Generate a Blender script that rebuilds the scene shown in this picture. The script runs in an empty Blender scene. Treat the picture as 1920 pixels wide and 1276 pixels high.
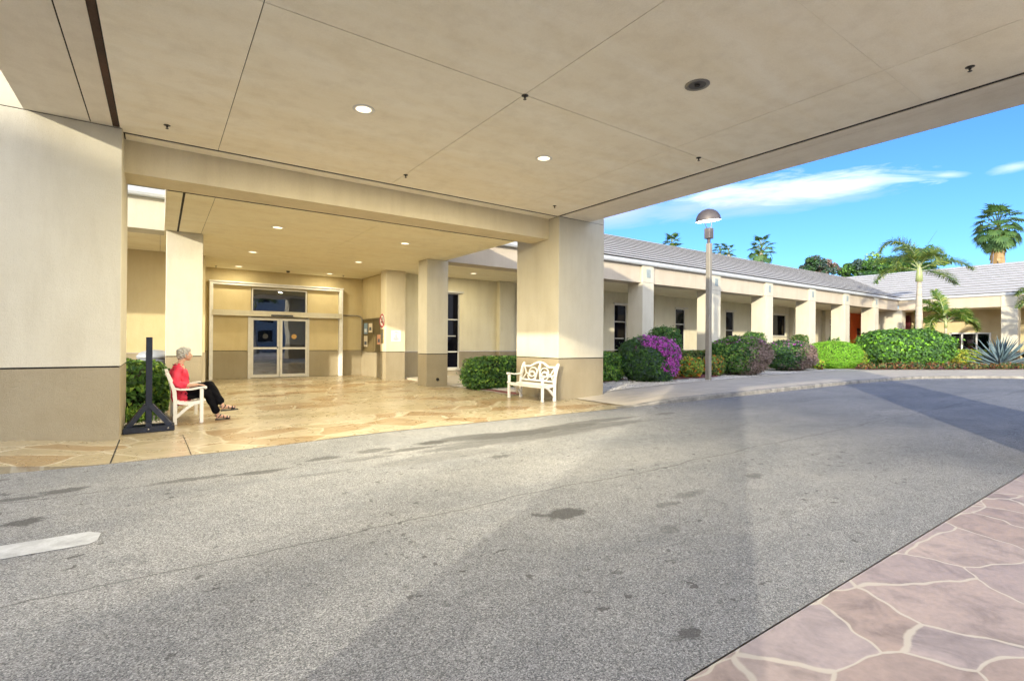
import bpy, bmesh, math, random
import numpy as np
from mathutils import Vector, Matrix
random.seed(7); rng = np.random.default_rng(11)
S = bpy.context.scene; COL = S.collection
R = math.radians

# ---------------------------------------------------------------- materials
def newmat(name):
    m = bpy.data.materials.new(name); m.use_nodes = True
    nt = m.node_tree; nt.nodes.clear()
    o = nt.nodes.new('ShaderNodeOutputMaterial'); b = nt.nodes.new('ShaderNodeBsdfPrincipled')
    nt.links.new(b.outputs[0], o.inputs[0]); return m, nt, b, o
def N(nt, t, **kw):
    n = nt.nodes.new(t)
    for k, v in kw.items():
        if k.startswith('i_'): n.inputs[int(k[2:]) if k[2:].isdigit() else k[2:]].default_value = v
        else: setattr(n, k, v)
    return n
def L(nt, a, b): nt.links.new(a, b)
def math_(nt, op, a, b=None, c=None, clamp=False):
    n = nt.nodes.new('ShaderNodeMath'); n.operation = op; n.use_clamp = clamp
    for i, v in enumerate((a, b, c)):
        if v is None: continue
        if isinstance(v, (int, float)): n.inputs[i].default_value = v
        else: nt.links.new(v, n.inputs[i])
    return n.outputs[0]
def ramp(nt, fac, stops):
    n = nt.nodes.new('ShaderNodeValToRGB'); e = n.color_ramp.elements
    while len(e) < len(stops): e.new(.5)
    for el, (p, c) in zip(e, stops): el.position = p; el.color = (*c, 1) if len(c) == 3 else c
    nt.links.new(fac, n.inputs[0]); return n.outputs[0]
def cramp(nt, fac, stops):
    o = ramp(nt, fac, stops); o.node.color_ramp.interpolation = 'CONSTANT'; return o
def mixc(nt, fac, a, b, mode='MIX'):
    n = nt.nodes.new('ShaderNodeMix'); n.data_type = 'RGBA'; n.blend_type = mode
    for s, v in ((n.inputs[0], fac), (n.inputs[6], a), (n.inputs[7], b)):
        if isinstance(v, (int, float)): s.default_value = v
        elif isinstance(v, tuple): s.default_value = (*v, 1) if len(v) == 3 else v
        else: nt.links.new(v, s)
    return n.outputs[2]
def noise(nt, vec, scale, detail=3, rough=.55, dist=0.):
    n = nt.nodes.new('ShaderNodeTexNoise'); n.inputs['Scale'].default_value = scale
    n.inputs['Detail'].default_value = detail; n.inputs['Roughness'].default_value = rough
    n.inputs['Distortion'].default_value = dist
    if vec is not None: nt.links.new(vec, n.inputs['Vector'])
    return n
def worldpos(nt):
    return nt.nodes.new('ShaderNodeNewGeometry').outputs['Position']
def mapping(nt, vec, scale=(1,1,1), rot=(0,0,0), loc=(0,0,0)):
    n = nt.nodes.new('ShaderNodeMapping'); n.inputs['Scale'].default_value = scale
    n.inputs['Rotation'].default_value = rot; n.inputs['Location'].default_value = loc
    nt.links.new(vec, n.inputs['Vector']); return n.outputs[0]
def bump(nt, b, h, strength=.3, dist=.01):
    n = nt.nodes.new('ShaderNodeBump'); n.inputs['Strength'].default_value = strength
    n.inputs['Distance'].default_value = dist; nt.links.new(h, n.inputs['Height'])
    nt.links.new(n.outputs[0], b.inputs['Normal'])

def stucco(name, c, c2=None, rough=.85, streak=None, bs=.35, grain=70, amt=1.):
    """painted stucco: mottled colour, weathering, fine grain"""
    m, nt, b, o = newmat(name); p = worldpos(nt)
    c2 = c2 or tuple(v*.86 for v in c)
    n1 = noise(nt, mapping(nt, p, streak) if streak else p, 1.1, 5, .6, .4)
    f = ramp(nt, n1.outputs[0], [(.3, (0,0,0)), (.72, (amt,amt,amt))])
    col = mixc(nt, f, c, c2)
    n2 = noise(nt, p, grain, 3, .6)
    col = mixc(nt, .10, col, ramp(nt, n2.outputs[0], [(.3,(.25,.25,.25)),(.7,(1,1,1))]), 'MULTIPLY')
    L(nt, col, b.inputs['Base Color']); b.inputs['Roughness'].default_value = rough
    n4 = noise(nt, p, 19, 4, .7); n5 = noise(nt, mapping(nt, p, (2.2,2.2,.35)), 1.6, 5, .65)
    col = mixc(nt, .30, col, ramp(nt, n5.outputs[0], [(.28,(.72,.69,.64)),(.55,(1,1,1))]), 'MULTIPLY'); L(nt, col, b.inputs['Base Color'])
    bump(nt, b, math_(nt, 'ADD', n2.outputs[0], math_(nt, 'MULTIPLY', n4.outputs[0], 1.2)), bs, .018); return m
def plain(name, c, rough=.5, metal=0., spec=.5, var=.12, scale=6, emit=None, es=1.):
    m, nt, b, o = newmat(name); p = N(nt, 'ShaderNodeTexCoord').outputs['Object']
    n1 = noise(nt, p, scale, 4)
    col = mixc(nt, ramp(nt, n1.outputs[0], [(.3,(0,0,0)),(.7,(1,1,1))]), tuple(c), tuple(v*(1-var) for v in c))
    L(nt, col, b.inputs['Base Color'])
    b.inputs['Roughness'].default_value = rough; b.inputs['Metallic'].default_value = metal
    b.inputs['Specular IOR Level'].default_value = spec
    if emit: b.inputs['Emission Color'].default_value = (*emit, 1); b.inputs['Emission Strength'].default_value = es
    return m
def leafmat(name, c, c2, rough=.5, trans=.3):
    m, nt, b, o = newmat(name)
    geo = N(nt, 'ShaderNodeNewGeometry'); f = geo.outputs['Random Per Island']
    col = mixc(nt, f, c, c2); L(nt, col, b.inputs['Base Color']); b.inputs['Roughness'].default_value = rough
    b.inputs['Specular IOR Level'].default_value = .35
    t = N(nt, 'ShaderNodeBsdfTranslucent'); L(nt, mixc(nt, .5, col, (.25,.35,.03)), t.inputs[0])
    mx = N(nt, 'ShaderNodeMixShader'); mx.inputs[0].default_value = trans
    L(nt, b.outputs[0], mx.inputs[1]); L(nt, t.outputs[0], mx.inputs[2]); L(nt, mx.outputs[0], o.inputs[0])
    return m

CREAM = stucco('cream_stucco', (.70,.63,.47), (.64,.57,.41))
CREAMW = stucco('pale_stucco', (.60,.57,.465), (.55,.515,.41))
KHAKI = stucco('khaki_stucco', (.335,.29,.20), (.29,.245,.16))
BEIGE = stucco('beige_stucco', (.56,.49,.385), (.51,.44,.34))
WALLY = stucco('warm_wall_stucco', (.60,.51,.30), (.55,.45,.25))
WALLP = stucco('walkway_wall_stucco', (.72,.67,.49), (.67,.61,.43))
SOFFIT = stucco('soffit_board', (.93,.90,.81), (.86,.80,.66), streak=(.5,2.2,1), bs=.12, amt=.9)
SOFFIT2 = stucco('soffit_board_warm', (.87,.82,.63), (.80,.72,.50), streak=(.5,2,1), bs=.12, amt=.8)
BAND = stucco('soffit_edge_band', (.84,.80,.71), (.74,.69,.60), streak=(2,.4,1), bs=.15)
DARK = plain('dark_joint', (.015,.013,.012), .8)
RUST = stucco('rusty_channel', (.10,.045,.022), (.03,.018,.012), amt=1.)
ROOF = stucco('white_roof_tile', (.49,.49,.495), (.46,.46,.465), streak=(1,1,1), bs=.1, grain=30)
GUTTER = plain('white_gutter', (.60,.64,.68), .45)
ALU = plain('aluminium_frame', (.62,.60,.54), .4, .3)
WHITE = plain('white_paint', (.80,.80,.78), .4)
BENCHW = plain('white_bench_paint', (.82,.81,.78), .35, var=.05)
BLUEBLACK = plain('blue_black_timber', (.018,.024,.045), .35, var=.4, scale=9)
BIN = plain('grey_bin_plastic', (.20,.22,.26), .5)
METAL = plain('grey_metal', (.25,.24,.23), .4, .7)
BRONZE = plain('bronze_pole', (.30,.275,.22), .45, .2)
LAMPGREY = plain('lamp_cowl', (.11,.095,.09), .5, .3)
LENS = plain('lit_lens', (.9,.85,.7), .4, emit=(1,.84,.58), es=.45)
LENSW = plain('lamp_lens', (.9,.9,.9), .4, emit=(1,.97,.92), es=3.)
UNLIT = plain('unlit_reflector', (.09,.09,.09), .35, .5)
BLACKP = plain('black_plastic', (.012,.012,.013), .4)
BRONZEBRD = plain('bronze_board', (.13,.10,.045), .5)
REDP = plain('sign_red', (.42,.03,.05), .4)
PAPER = plain('paper_blue_white', (.66,.72,.80), .6, var=.05)
PAPERW = plain('paper_cream', (.72,.64,.50), .6)
PAPERO = plain('paper_salmon', (.70,.36,.24), .6)
PAPERB = plain('paper_blue', (.22,.33,.45), .6)
INK = plain('ink', (.10,.12,.16), .6)
BRASS = plain('brass_plaque', (.24,.19,.08), .4, .3)
ORANGE = stucco('orange_wall', (.72,.17,.04), (.62,.13,.03))
DOORTAN = plain('tan_door', (.30,.20,.08), .5)
DKRED = plain('dark_red_door', (.08,.008,.012), .5)
NAVY = plain('navy_panel', (.006,.008,.07), .4)
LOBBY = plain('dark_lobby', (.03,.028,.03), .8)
BLIND = plain('window_blind', (.30,.31,.30), .6)
def glassmat(name, tint, refl, clear):
    m, nt, b, o = newmat(name)
    b.inputs['Base Color'].default_value = (*tint, 1); b.inputs['Roughness'].default_value = .5; b.inputs['Specular IOR Level'].default_value = 0.
    gl = N(nt, 'ShaderNodeBsdfGlossy'); gl.inputs['Color'].default_value = (.92,.95,1,1); gl.inputs['Roughness'].default_value = .015
    tr = N(nt, 'ShaderNodeBsdfTransparent'); tr.inputs[0].default_value = (.55,.58,.62,1)
    n = noise(nt, N(nt, 'ShaderNodeTexCoord').outputs['Object'], 1.3, 1)
    bp = N(nt, 'ShaderNodeBump'); bp.inputs['Strength'].default_value = .06; bp.inputs['Distance'].default_value = .05
    L(nt, n.outputs[0], bp.inputs['Height']); L(nt, bp.outputs[0], gl.inputs['Normal'])
    m1 = N(nt, 'ShaderNodeMixShader'); m1.inputs[0].default_value = clear
    L(nt, b.outputs[0], m1.inputs[1]); L(nt, tr.outputs[0], m1.inputs[2])
    fr = N(nt, 'ShaderNodeFresnel'); fr.inputs[0].default_value = 1.22
    m2 = N(nt, 'ShaderNodeMixShader'); L(nt, math_(nt, 'ADD', fr.outputs[0], refl, clamp=True), m2.inputs[0])
    L(nt, m1.outputs[0], m2.inputs[1]); L(nt, gl.outputs[0], m2.inputs[2]); L(nt, m2.outputs[0], o.inputs[0])
    return m
GLASS = glassmat('door_glass', (.008,.009,.012), .15, .55)
GLASSD = glassmat('dark_window_glass', (.004,.004,.007), .0, .0)
GLASSS = glassmat('shop_glass', (.006,.006,.010), .03, .85)

# --- flagstone
def flagstone(name, cols, grout, scale, gw, rough, vein=.5, seed=0., dist=.22, spec=.5, gb=.5, bstr=.35):
    m, nt, b, o = newmat(name); p = worldpos(nt)
    q = mapping(nt, p, (scale[0], scale[1], 1), (0,0,R(18)), (seed, seed*.7, 0))
    nd = noise(nt, q, 1.3, 2)
    v = N(nt, 'ShaderNodeVectorMath', operation='SUBTRACT'); L(nt, nd.outputs['Color'], v.inputs[0]); v.inputs[1].default_value = (.5,.5,.5)
    v2 = N(nt, 'ShaderNodeVectorMath', operation='MULTIPLY_ADD'); L(nt, v.outputs[0], v2.inputs[0]); v2.inputs[1].default_value = (dist*2,dist*2,0); L(nt, q, v2.inputs[2])
    flat = N(nt, 'ShaderNodeVectorMath', operation='MULTIPLY'); L(nt, v2.outputs[0], flat.inputs[0]); flat.inputs[1].default_value = (1,1,0)
    e = N(nt, 'ShaderNodeTexVoronoi', feature='DISTANCE_TO_EDGE'); e.inputs['Scale'].default_value = 1; e.inputs['Randomness'].default_value = .9
    c = N(nt, 'ShaderNodeTexVoronoi', feature='F1'); c.inputs['Scale'].default_value = 1; c.inputs['Randomness'].default_value = .9
    L(nt, flat.outputs[0], e.inputs['Vector']); L(nt, flat.outputs[0], c.inputs['Vector'])
    sep = N(nt, 'ShaderNodeSeparateColor'); L(nt, c.outputs['Color'], sep.inputs[0])
    n_ = len(cols); stone = cramp(nt, sep.outputs[0], [(i/n_, k) for i, k in enumerate(cols)])
    n2 = noise(nt, p, 3.2, 7, .62, 1.2); n3 = noise(nt, p, 26, 5, .65)
    stone = mixc(nt, vein, stone, ramp(nt, n2.outputs[0], [(.30,(.62,.60,.58)),(.5,(.95,.93,.92)),(.7,(1.12,1.08,1.05))]), 'MULTIPLY')
    stone = mixc(nt, .35, stone, ramp(nt, n3.outputs[0], [(.3,(.62,.62,.64)),(.65,(1.06,1.06,1.06))]), 'MULTIPLY')
    ne = noise(nt, p, 14, 3)
    ed = math_(nt, 'ADD', e.outputs[0], math_(nt, 'MULTIPLY', math_(nt, 'SUBTRACT', ne.outputs[0], .5), gw*.9))
    g = ramp(nt, ed, [(gw*.55,(1,1,1)),(gw*1.0,(0,0,0))])
    col = mixc(nt, math_(nt, 'MULTIPLY', g, gb), stone, grout)
    L(nt, col, b.inputs['Base Color'])
    rr = math_(nt, 'ADD', math_(nt, 'MULTIPLY', n2.outputs[0], .25), rough-.1); L(nt, rr, b.inputs['Roughness'])
    b.inputs['Specular IOR Level'].default_value = spec
    hgt = math_(nt, 'ADD', math_(nt, 'MULTIPLY', math_(nt, 'MINIMUM', ed, gw*1.6), 3.), math_(nt, 'MULTIPLY', n3.outputs[0], .12))
    bump(nt, b, hgt, bstr, .02); return m
FLAG_E = flagstone('entry_flagstone', [(0.328,0.272,0.168),(0.364,0.304,0.200),(0.344,0.288,0.184),(0.262,0.178,0.092),(0.376,0.316,0.216),(0.336,0.280,0.176),(0.285,0.205,0.112),(0.360,0.304,0.200)], (.50,.45,.34), (1.1,1.6), .026, .27, .14, 3.3, dist=.10, gb=.7, bstr=.04)
FLAG_N = flagstone('near_flagstone', [(0.296,0.240,0.224),(0.336,0.280,0.268),(0.308,0.260,0.260),(0.344,0.288,0.272),(0.312,0.252,0.232),(0.320,0.276,0.280)], (.44,.405,.35), (1.3,1.7), .015, .55, .95, 8.1, gb=.85, bstr=.6)

# --- asphalt
def asphalt():
    m, nt, b, o = newmat('worn_asphalt'); p = worldpos(nt)
    v = N(nt, 'ShaderNodeTexVoronoi', feature='F1'); v.inputs['Scale'].default_value = 160; L(nt, p, v.inputs['Vector'])
    sp = N(nt, 'ShaderNodeSeparateColor'); L(nt, v.outputs['Color'], sp.inputs[0])
    n2 = noise(nt, p, 100, 4, .7); n3 = noise(nt, mapping(nt, p, (.55,1.1,1)), .62, 5, .6, .6); n4 = noise(nt, p, 4.5, 5, .65)
    base = ramp(nt, sp.outputs[0], [(0,(.095,.099,.105)),(.3,(.198,.206,.217)),(.7,(.285,.292,.302)),(1,(.46,.465,.47))])
    base = mixc(nt, .75, base, ramp(nt, n2.outputs[0], [(.35,(.20,.20,.21)),(.46,(.92,.92,.92)),(.7,(1.18,1.18,1.18))]), 'MULTIPLY')
    base = mixc(nt, .8, base, ramp(nt, n3.outputs[0], [(.3,(.66,.68,.72)),(.7,(1.13,1.11,1.07))]), 'MULTIPLY')
    base = mixc(nt, .5, base, ramp(nt, n4.outputs[0], [(.3,(.72,.72,.74)),(.65,(1.06,1.06,1.06))]), 'MULTIPLY')
    # oil stains, each with its own place, size and ragged edge
    nw = noise(nt, p, 6.5, 7, .75)
    dv = N(nt, 'ShaderNodeVectorMath', operation='SUBTRACT'); L(nt, nw.outputs['Color'], dv.inputs[0]); dv.inputs[1].default_value = (.5,.5,.5)
    pw = N(nt, 'ShaderNodeVectorMath', operation='MULTIPLY_ADD'); L(nt, dv.outputs[0], pw.inputs[0]); pw.inputs[1].default_value = (.42,.30,0); L(nt, p, pw.inputs[2])
    tot = None
    st = [(-.78,6.72,.17,.10,.8),(-1.12,6.60,.22,.07,.7),(-.9,5.66,.12,.08,.85),(1.76,6.70,.18,.10,.75),(2.42,6.78,.20,.10,.7),(3.35,6.80,.24,.13,1.),
          (4.04,6.85,.55,.17,.8),(.97,6.40,.24,.08,.7),(2.93,3.34,.17,.10,.9),(2.71,3.42,.07,.05,.8),(3.67,5.5,.16,.06,.6),(5.57,3.11,.12,.07,.6),
          (2.25,1.62,.07,.045,.8),(6.2,6.55,1.3,.22,.55),(8.81,6.9,.3,.1,.45),(4.9,6.45,1.3,.28,.6),(3.0,5.9,.8,.18,.3),(3.9,3.0,.16,.05,.5),(4.35,3.1,.2,.05,.45),(3.4,2.6,.1,.05,.4),(1.5,5.9,.3,.06,.35),(.3,6.5,.3,.06,.7),(2.9,6.55,.35,.08,.75),(4.8,6.7,.9,.2,.9),(5.9,6.75,.8,.2,.75),(6.9,6.95,.9,.14,.6),(3.6,6.3,.6,.12,.6),(2.2,6.35,.35,.06,.5)]
    for (x, y, rx, ry, a) in st:
        s = N(nt, 'ShaderNodeVectorMath', operation='SUBTRACT'); L(nt, pw.outputs[0], s.inputs[0]); s.inputs[1].default_value = (x,y,0)
        k = N(nt, 'ShaderNodeVectorMath', operation='MULTIPLY'); L(nt, s.outputs[0], k.inputs[0]); k.inputs[1].default_value = (1/rx,1/ry,0)
        l = N(nt, 'ShaderNodeVectorMath', operation='LENGTH'); L(nt, k.outputs[0], l.inputs[0])
        f = math_(nt, 'MULTIPLY', math_(nt, 'SUBTRACT', 1.35, l.outputs['Value'], clamp=True), 2.2*a)
        f = math_(nt, 'MINIMUM', f, a)
        tot = f if tot is None else math_(nt, 'MAXIMUM', tot, f)
    # small drips
    nd = noise(nt, p, 7.5, 3, .62); nd2 = noise(nt, p, .8, 3)
    drip = math_(nt, 'MULTIPLY', ramp(nt, nd.outputs[0], [(.635,(0,0,0)),(.665,(1,1,1))]), ramp(nt, nd2.outputs[0], [(.44,(0,0,0)),(.54,(1,1,1))]))
    tot = math_(nt, 'MAXIMUM', tot, math_(nt, 'MULTIPLY', drip, .8))
    col = mixc(nt, math_(nt, 'MULTIPLY', tot, .88), base, (.04,.04,.042))
    # hairline cracks along the lanes
    sx = N(nt, 'ShaderNodeSeparateXYZ'); L(nt, p, sx.inputs[0])
    nc = noise(nt, mapping(nt, p, (.5,0,0)), 1., 5, .6)
    for y0, amp, wd, st_ in ((6.45,.75,.016,1.1),(3.95,.5,.015,1.1),(2.3,1.1,.008,.6)):
        yy = math_(nt, 'ADD', math_(nt, 'MULTIPLY', math_(nt, 'SUBTRACT', nc.outputs[0], .5), amp), y0)
        dd = math_(nt, 'ABSOLUTE', math_(nt, 'SUBTRACT', sx.outputs[1], yy))
        k = math_(nt, 'MULTIPLY', math_(nt, 'SUBTRACT', 1., math_(nt, 'DIVIDE', dd, wd), clamp=True), math_(nt, 'MULTIPLY', n4.outputs[0], st_*1.3))
        col = mixc(nt, k, col, (.04,.04,.04))
    L(nt, col, b.inputs['Base Color']); b.inputs['Roughness'].default_value = .8
    b.inputs['Specular IOR Level'].default_value = .35
    h = math_(nt, 'ADD', math_(nt, 'MULTIPLY', sp.outputs[0], .5), n2.outputs[0])
    bump(nt, b, h, .55, .012); return m
ASPHALT = asphalt()
def concrete(name, c, c2, sc=1.4):
    m, nt, b, o = newmat(name); p = worldpos(nt)
    n1 = noise(nt, p, sc, 6, .65, .5); n2 = noise(nt, p, 60, 4, .6); n3 = noise(nt, mapping(nt, p, (.4,2.4,1)), 2.2, 4)
    col = mixc(nt, ramp(nt, n1.outputs[0], [(.32,(0,0,0)),(.68,(1,1,1))]), c, c2)
    col = mixc(nt, .4, col, ramp(nt, n3.outputs[0], [(.32,(.7,.7,.7)),(.6,(1.05,1.05,1.05))]), 'MULTIPLY')
    col = mixc(nt, .25, col, ramp(nt, n2.outputs[0], [(.3,(.5,.5,.5)),(.65,(1.1,1.1,1.1))]), 'MULTIPLY')
    L(nt, col, b.inputs['Base Color']); b.inputs['Roughness'].default_value = .75; bump(nt, b, n2.outputs[0], .2, .01); return m
CONC = concrete('pavement_concrete', (.53,.475,.385), (.45,.405,.33))
KERBM = concrete('kerb_concrete', (.40,.375,.32), (.13,.125,.115), 3.2)
PAINT = concrete('road_paint', (.52,.54,.56), (.34,.35,.36), 7)
def speckle(name, stops, scale, bs=.8, bd=.03):
    m, nt, b, o = newmat(name); p = worldpos(nt)
    v = N(nt, 'ShaderNodeTexVoronoi', feature='F1'); v.inputs['Scale'].default_value = scale; L(nt, p, v.inputs['Vector'])
    sp = N(nt, 'ShaderNodeSeparateColor'); L(nt, v.outputs['Color'], sp.inputs[0])
    col = ramp(nt, sp.outputs[0], stops)
    n1 = noise(nt, p, 2., 4)
    col = mixc(nt, .5, col, ramp(nt, n1.outputs[0], [(.3,(.7,.7,.7)),(.7,(1.05,1.05,1.05))]), 'MULTIPLY')
    L(nt, col, b.inputs['Base Color']); b.inputs['Roughness'].default_value = .85
    inv = math_(nt, 'SUBTRACT', 1., v.outputs['Distance']); bump(nt, b, inv, bs, bd); return m
PEB = speckle('white_pebble', [(0,(.42,.38,.33)),(.4,(.62,.58,.52)),(1,(.80,.76,.70))], 26)
MULCH = speckle('red_mulch', [(0,(.09,.022,.025)),(.5,(.20,.055,.05)),(1,(.27,.10,.09))], 30)
BOUNCE_GROUND = speckle('pale_bounce_ground', [(0,(.54,.49,.40)),(1,(.66,.61,.51))], 12)  # unseen outer ground, made pale to bounce light up onto the soffit
STONE = plain('pebble_stone', (.72,.69,.63), .8, var=.35, scale=2)
# leaves
G_DK = leafmat('leaf_dark', (0.032,0.088,0.035), (0.070,0.166,0.052))
G_MID = leafmat('leaf_mid', (0.079,0.201,0.049), (0.149,0.315,0.061))
G_LT = leafmat('leaf_light', (0.210,0.385,0.061), (0.350,0.507,0.088))
G_YEL = leafmat('leaf_yellow', (0.455,0.490,0.052), (0.630,0.578,0.088))
G_LIME = leafmat('leaf_lime', (0.175,0.455,0.026), (0.298,0.630,0.052))
G_MAUVE = leafmat('leaf_mauve', (.24,.165,.15), (.36,.26,.24))
G_OLIVE = leafmat('leaf_olive', (0.158,0.166,0.052), (0.298,0.263,0.105))
G_PALM = leafmat('leaf_palm', (.055,.13,.045), (.12,.215,.065))
G_PALMY = leafmat('leaf_palm_yellow', (0.228,0.298,0.052), (0.385,0.403,0.070))
G_BLUE = leafmat('leaf_agave', (.14,.23,.27), (.21,.30,.34), .55, .1)
G_BLUED = leafmat('leaf_bluish', (0.052,0.096,0.088), (0.096,0.149,0.131))
F_PURP = leafmat('flower_purple', (.50,.045,.50), (.72,.16,.66))
F_ORAN = leafmat('flower_orange', (.70,.13,.02), (.75,.26,.02))
F_RUST = leafmat('leaf_rust', (.22,.075,.03), (.34,.15,.06))
VENT = plain('grey_vent', (.34,.40,.41), .5)
GAP_SHADE = plain('course_gap_shade', (.05,.05,.055), .9)  # near-black on the gap faces under roof courses, painted in as their shadow
F_RED = leafmat('leaf_dark_red', (.05,.008,.015), (.12,.02,.03))
F_WHITE = leafmat('leaf_silver', (.6,.6,.58), (.75,.75,.75))
D_TAN = leafmat('dry_frond', (.36,.22,.09), (.50,.34,.16))
BARK = stucco('bark', (.20,.155,.11), (.11,.085,.065), streak=(1,1,.3), bs=.6, grain=25)
PBARK = stucco('palm_bark', (.50,.45,.37), (.36,.32,.26), streak=(.3,.3,6), bs=.4, grain=25)
CROWNSH = plain('green_crownshaft', (.34,.40,.18), .4)
SKIN = plain('skin', (.60,.36,.26), .5, var=.15, scale=14)
HAIR = stucco('grey_hair', (.58,.58,.57), (.40,.40,.39), streak=(30,30,8), bs=.6, grain=120)
TOP = plain('coral_shirt', (.74,.035,.085), .7, var=.15, scale=8)
PANTS = plain('black_trousers', (.004,.004,.006), .8, spec=.12)
SANDAL = plain('navy_sandal', (.010,.012,.022), .4)

# ---------------------------------------------------------------- object helpers
def tag(o, label=None, cat=None, group=None, kind=None):
    if label: o['label'] = label
    if cat: o['category'] = cat
    if group: o['group'] = group
    if kind: o['kind'] = kind
    return o
def thing(name, loc, label, cat, group=None):
    o = bpy.data.objects.new(name, None); o.empty_display_size = .2; COL.objects.link(o); o.location = loc
    return tag(o, label, cat, group)
def origin(o):
    v = Vector((0,0,0))
    while o: v += o.location; o = o.parent
    return v
def link(me, name, mat, parent=None, smooth=False):
    o = bpy.data.objects.new(name, me); COL.objects.link(o)
    for m in (mat if isinstance(mat, (list, tuple)) else [mat]): me.materials.append(m)
    if parent:
        off = origin(parent); o.parent = parent
        me.transform(Matrix.Translation(-off))
    if smooth: me.polygons.foreach_set('use_smooth', [True]*len(me.polygons))
    me.name = name; return o
class MB:
    def __init__(s): s.v = []; s.f = []; s.m = []; s.mi = 0; s.runs = []
    def add(s, vs, fs):
        n = len(s.v); s.v += [tuple(v) for v in vs]; s.f += [tuple(i+n for i in f) for f in fs]; s.m += [s.mi]*len(fs); s.runs.append((n, len(s.v), len(s.f)-len(fs), len(s.f))); return s
    def box(s, x0, x1, y0, y1, z0, z1):
        v = [(x,y,z) for z in (z0,z1) for y in (y0,y1) for x in (x0,x1)]
        return s.add(v, [(0,2,3,1),(4,5,7,6),(0,1,5,4),(1,3,7,5),(3,2,6,7),(2,0,4,6)])
    def cbox(s, x0, x1, y0, y1, z0, z1, c=.012):
        """box with chamfered vertical edges and top"""
        ring = [(x0+c,y0),(x1-c,y0),(x1,y0+c),(x1,y1-c),(x1-c,y1),(x0+c,y1),(x0,y1-c),(x0,y0+c)]
        v = [(x,y,z) for z in (z0,z1) for x,y in ring]
        f = [tuple(range(7,-1,-1)), tuple(range(8,16))] + [(i,(i+1)%8,8+(i+1)%8,8+i) for i in range(8)]
        return s.add(v, f)
    def quad(s, a, b, c, d): return s.add([a,b,c,d], [(0,1,2,3)])
    def obox(s, c, ax, ay, az, hx, hy, hz):
        c = Vector(c); ax = Vector(ax).normalized(); ay = Vector(ay).normalized(); az = Vector(az).normalized()
        v = [c+ax*(i*hx)+ay*(j*hy)+az*(k*hz) for k in (-1,1) for j in (-1,1) for i in (-1,1)]
        return s.add(v, [(0,2,3,1),(4,5,7,6),(0,1,5,4),(1,3,7,5),(3,2,6,7),(2,0,4,6)])
    def bar(s, a, b, w, d, up=(0,0,1)):
        """rectangular bar from a to b, w across, d along `up`"""
        a = Vector(a); b = Vector(b); t = (b-a); l = t.length; t.normalize(); up = Vector(up)
        sd = t.cross(up)
        if sd.length < 1e-4: sd = t.cross(Vector((1,0,0)))
        sd.normalize(); u = sd.cross(t)
        return s.obox((a+b)/2, t, sd, u, l/2, w/2, d/2)
    def tube(s, pts, rad, n=8, cap=True):
        pts = [Vector(p) for p in pts]; r = rad if isinstance(rad, (list, tuple)) else [rad]*len(pts)
        vs = []; prev = None
        for i, p in enumerate(pts):
            t = (pts[min(i+1,len(pts)-1)]-pts[max(i-1,0)]).normalized()
            if prev is None:
                a = Vector((0,0,1)) if abs(t.z) < .9 else Vector((1,0,0)); u = t.cross(a).normalized()
            else: u = (prev - t*prev.dot(t)).normalized()
            prev = u; w = t.cross(u)
            for k in range(n):
                an = 2*math.pi*k/n; vs.append(p+(u*math.cos(an)+w*math.sin(an))*r[i])
        fs = [(i*n+k, i*n+(k+1)%n, (i+1)*n+(k+1)%n, (i+1)*n+k) for i in range(len(pts)-1) for k in range(n)]
        if cap: fs += [tuple(range(n-1,-1,-1)), tuple((len(pts)-1)*n+k for k in range(n))]
        return s.add(vs, fs)
    def lathe(s, prof, c=(0,0,0), n=20, cap=True):
        c = Vector(c); vs = [c+Vector((r*math.cos(2*math.pi*k/n), r*math.sin(2*math.pi*k/n), z)) for r, z in prof for k in range(n)]
        fs = [(i*n+k, i*n+(k+1)%n, (i+1)*n+(k+1)%n, (i+1)*n+k) for i in range(len(prof)-1) for k in range(n)]
        if cap and prof[0][0] > 1e-5: fs.append(tuple(range(n-1,-1,-1)))
        if cap and prof[-1][0] > 1e-5: fs.append(tuple((len(prof)-1)*n+k for k in range(n)))
        return s.add(vs, fs)
    def ball(s, c, r, n=12, m=8):
        c = Vector(c); r = r if isinstance(r, (tuple, list)) else (r,r,r)
        vs = [c+Vector((0,0,-r[2]))]
        for i in range(1, m):
            ph = math.pi*i/m-math.pi/2
            for k in range(n):
                a = 2*math.pi*k/n; vs.append(c+Vector((r[0]*math.cos(ph)*math.cos(a), r[1]*math.cos(ph)*math.sin(a), r[2]*math.sin(ph))))
        vs.append(c+Vector((0,0,r[2]))); fs = []
        for k in range(n): fs.append((0, 1+(k+1)%n, 1+k))
        for i in range(m-2):
            for k in range(n): fs.append((1+i*n+k, 1+i*n+(k+1)%n, 1+(i+1)*n+(k+1)%n, 1+(i+1)*n+k))
        e = len(vs)-1; b0 = 1+(m-2)*n
        for k in range(n): fs.append((b0+k, b0+(k+1)%n, e))
        return s.add(vs, fs)
    def mesh(s):
        me = bpy.data.meshes.new('mesh'); me.from_pydata(s.v, [], s.f)
        if any(s.m): me.polygons.foreach_set('material_index', s.m)
        return me
    def build(s, name, mat, parent=None, smooth=False, bevel=0):
        me = s.mesh()
        if bevel:
            bm = bmesh.new(); bm.from_mesh(me)
            es = [e for e in bm.edges if len(e.link_faces) == 2 and e.calc_face_angle(0) > .6]
            bmesh.ops.bevel(bm, geom=es, offset=bevel, segments=2, affect='EDGES', clamp_overlap=True)
            bm.to_mesh(me); bm.free()
        return link(me, name, mat, parent, smooth)
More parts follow.
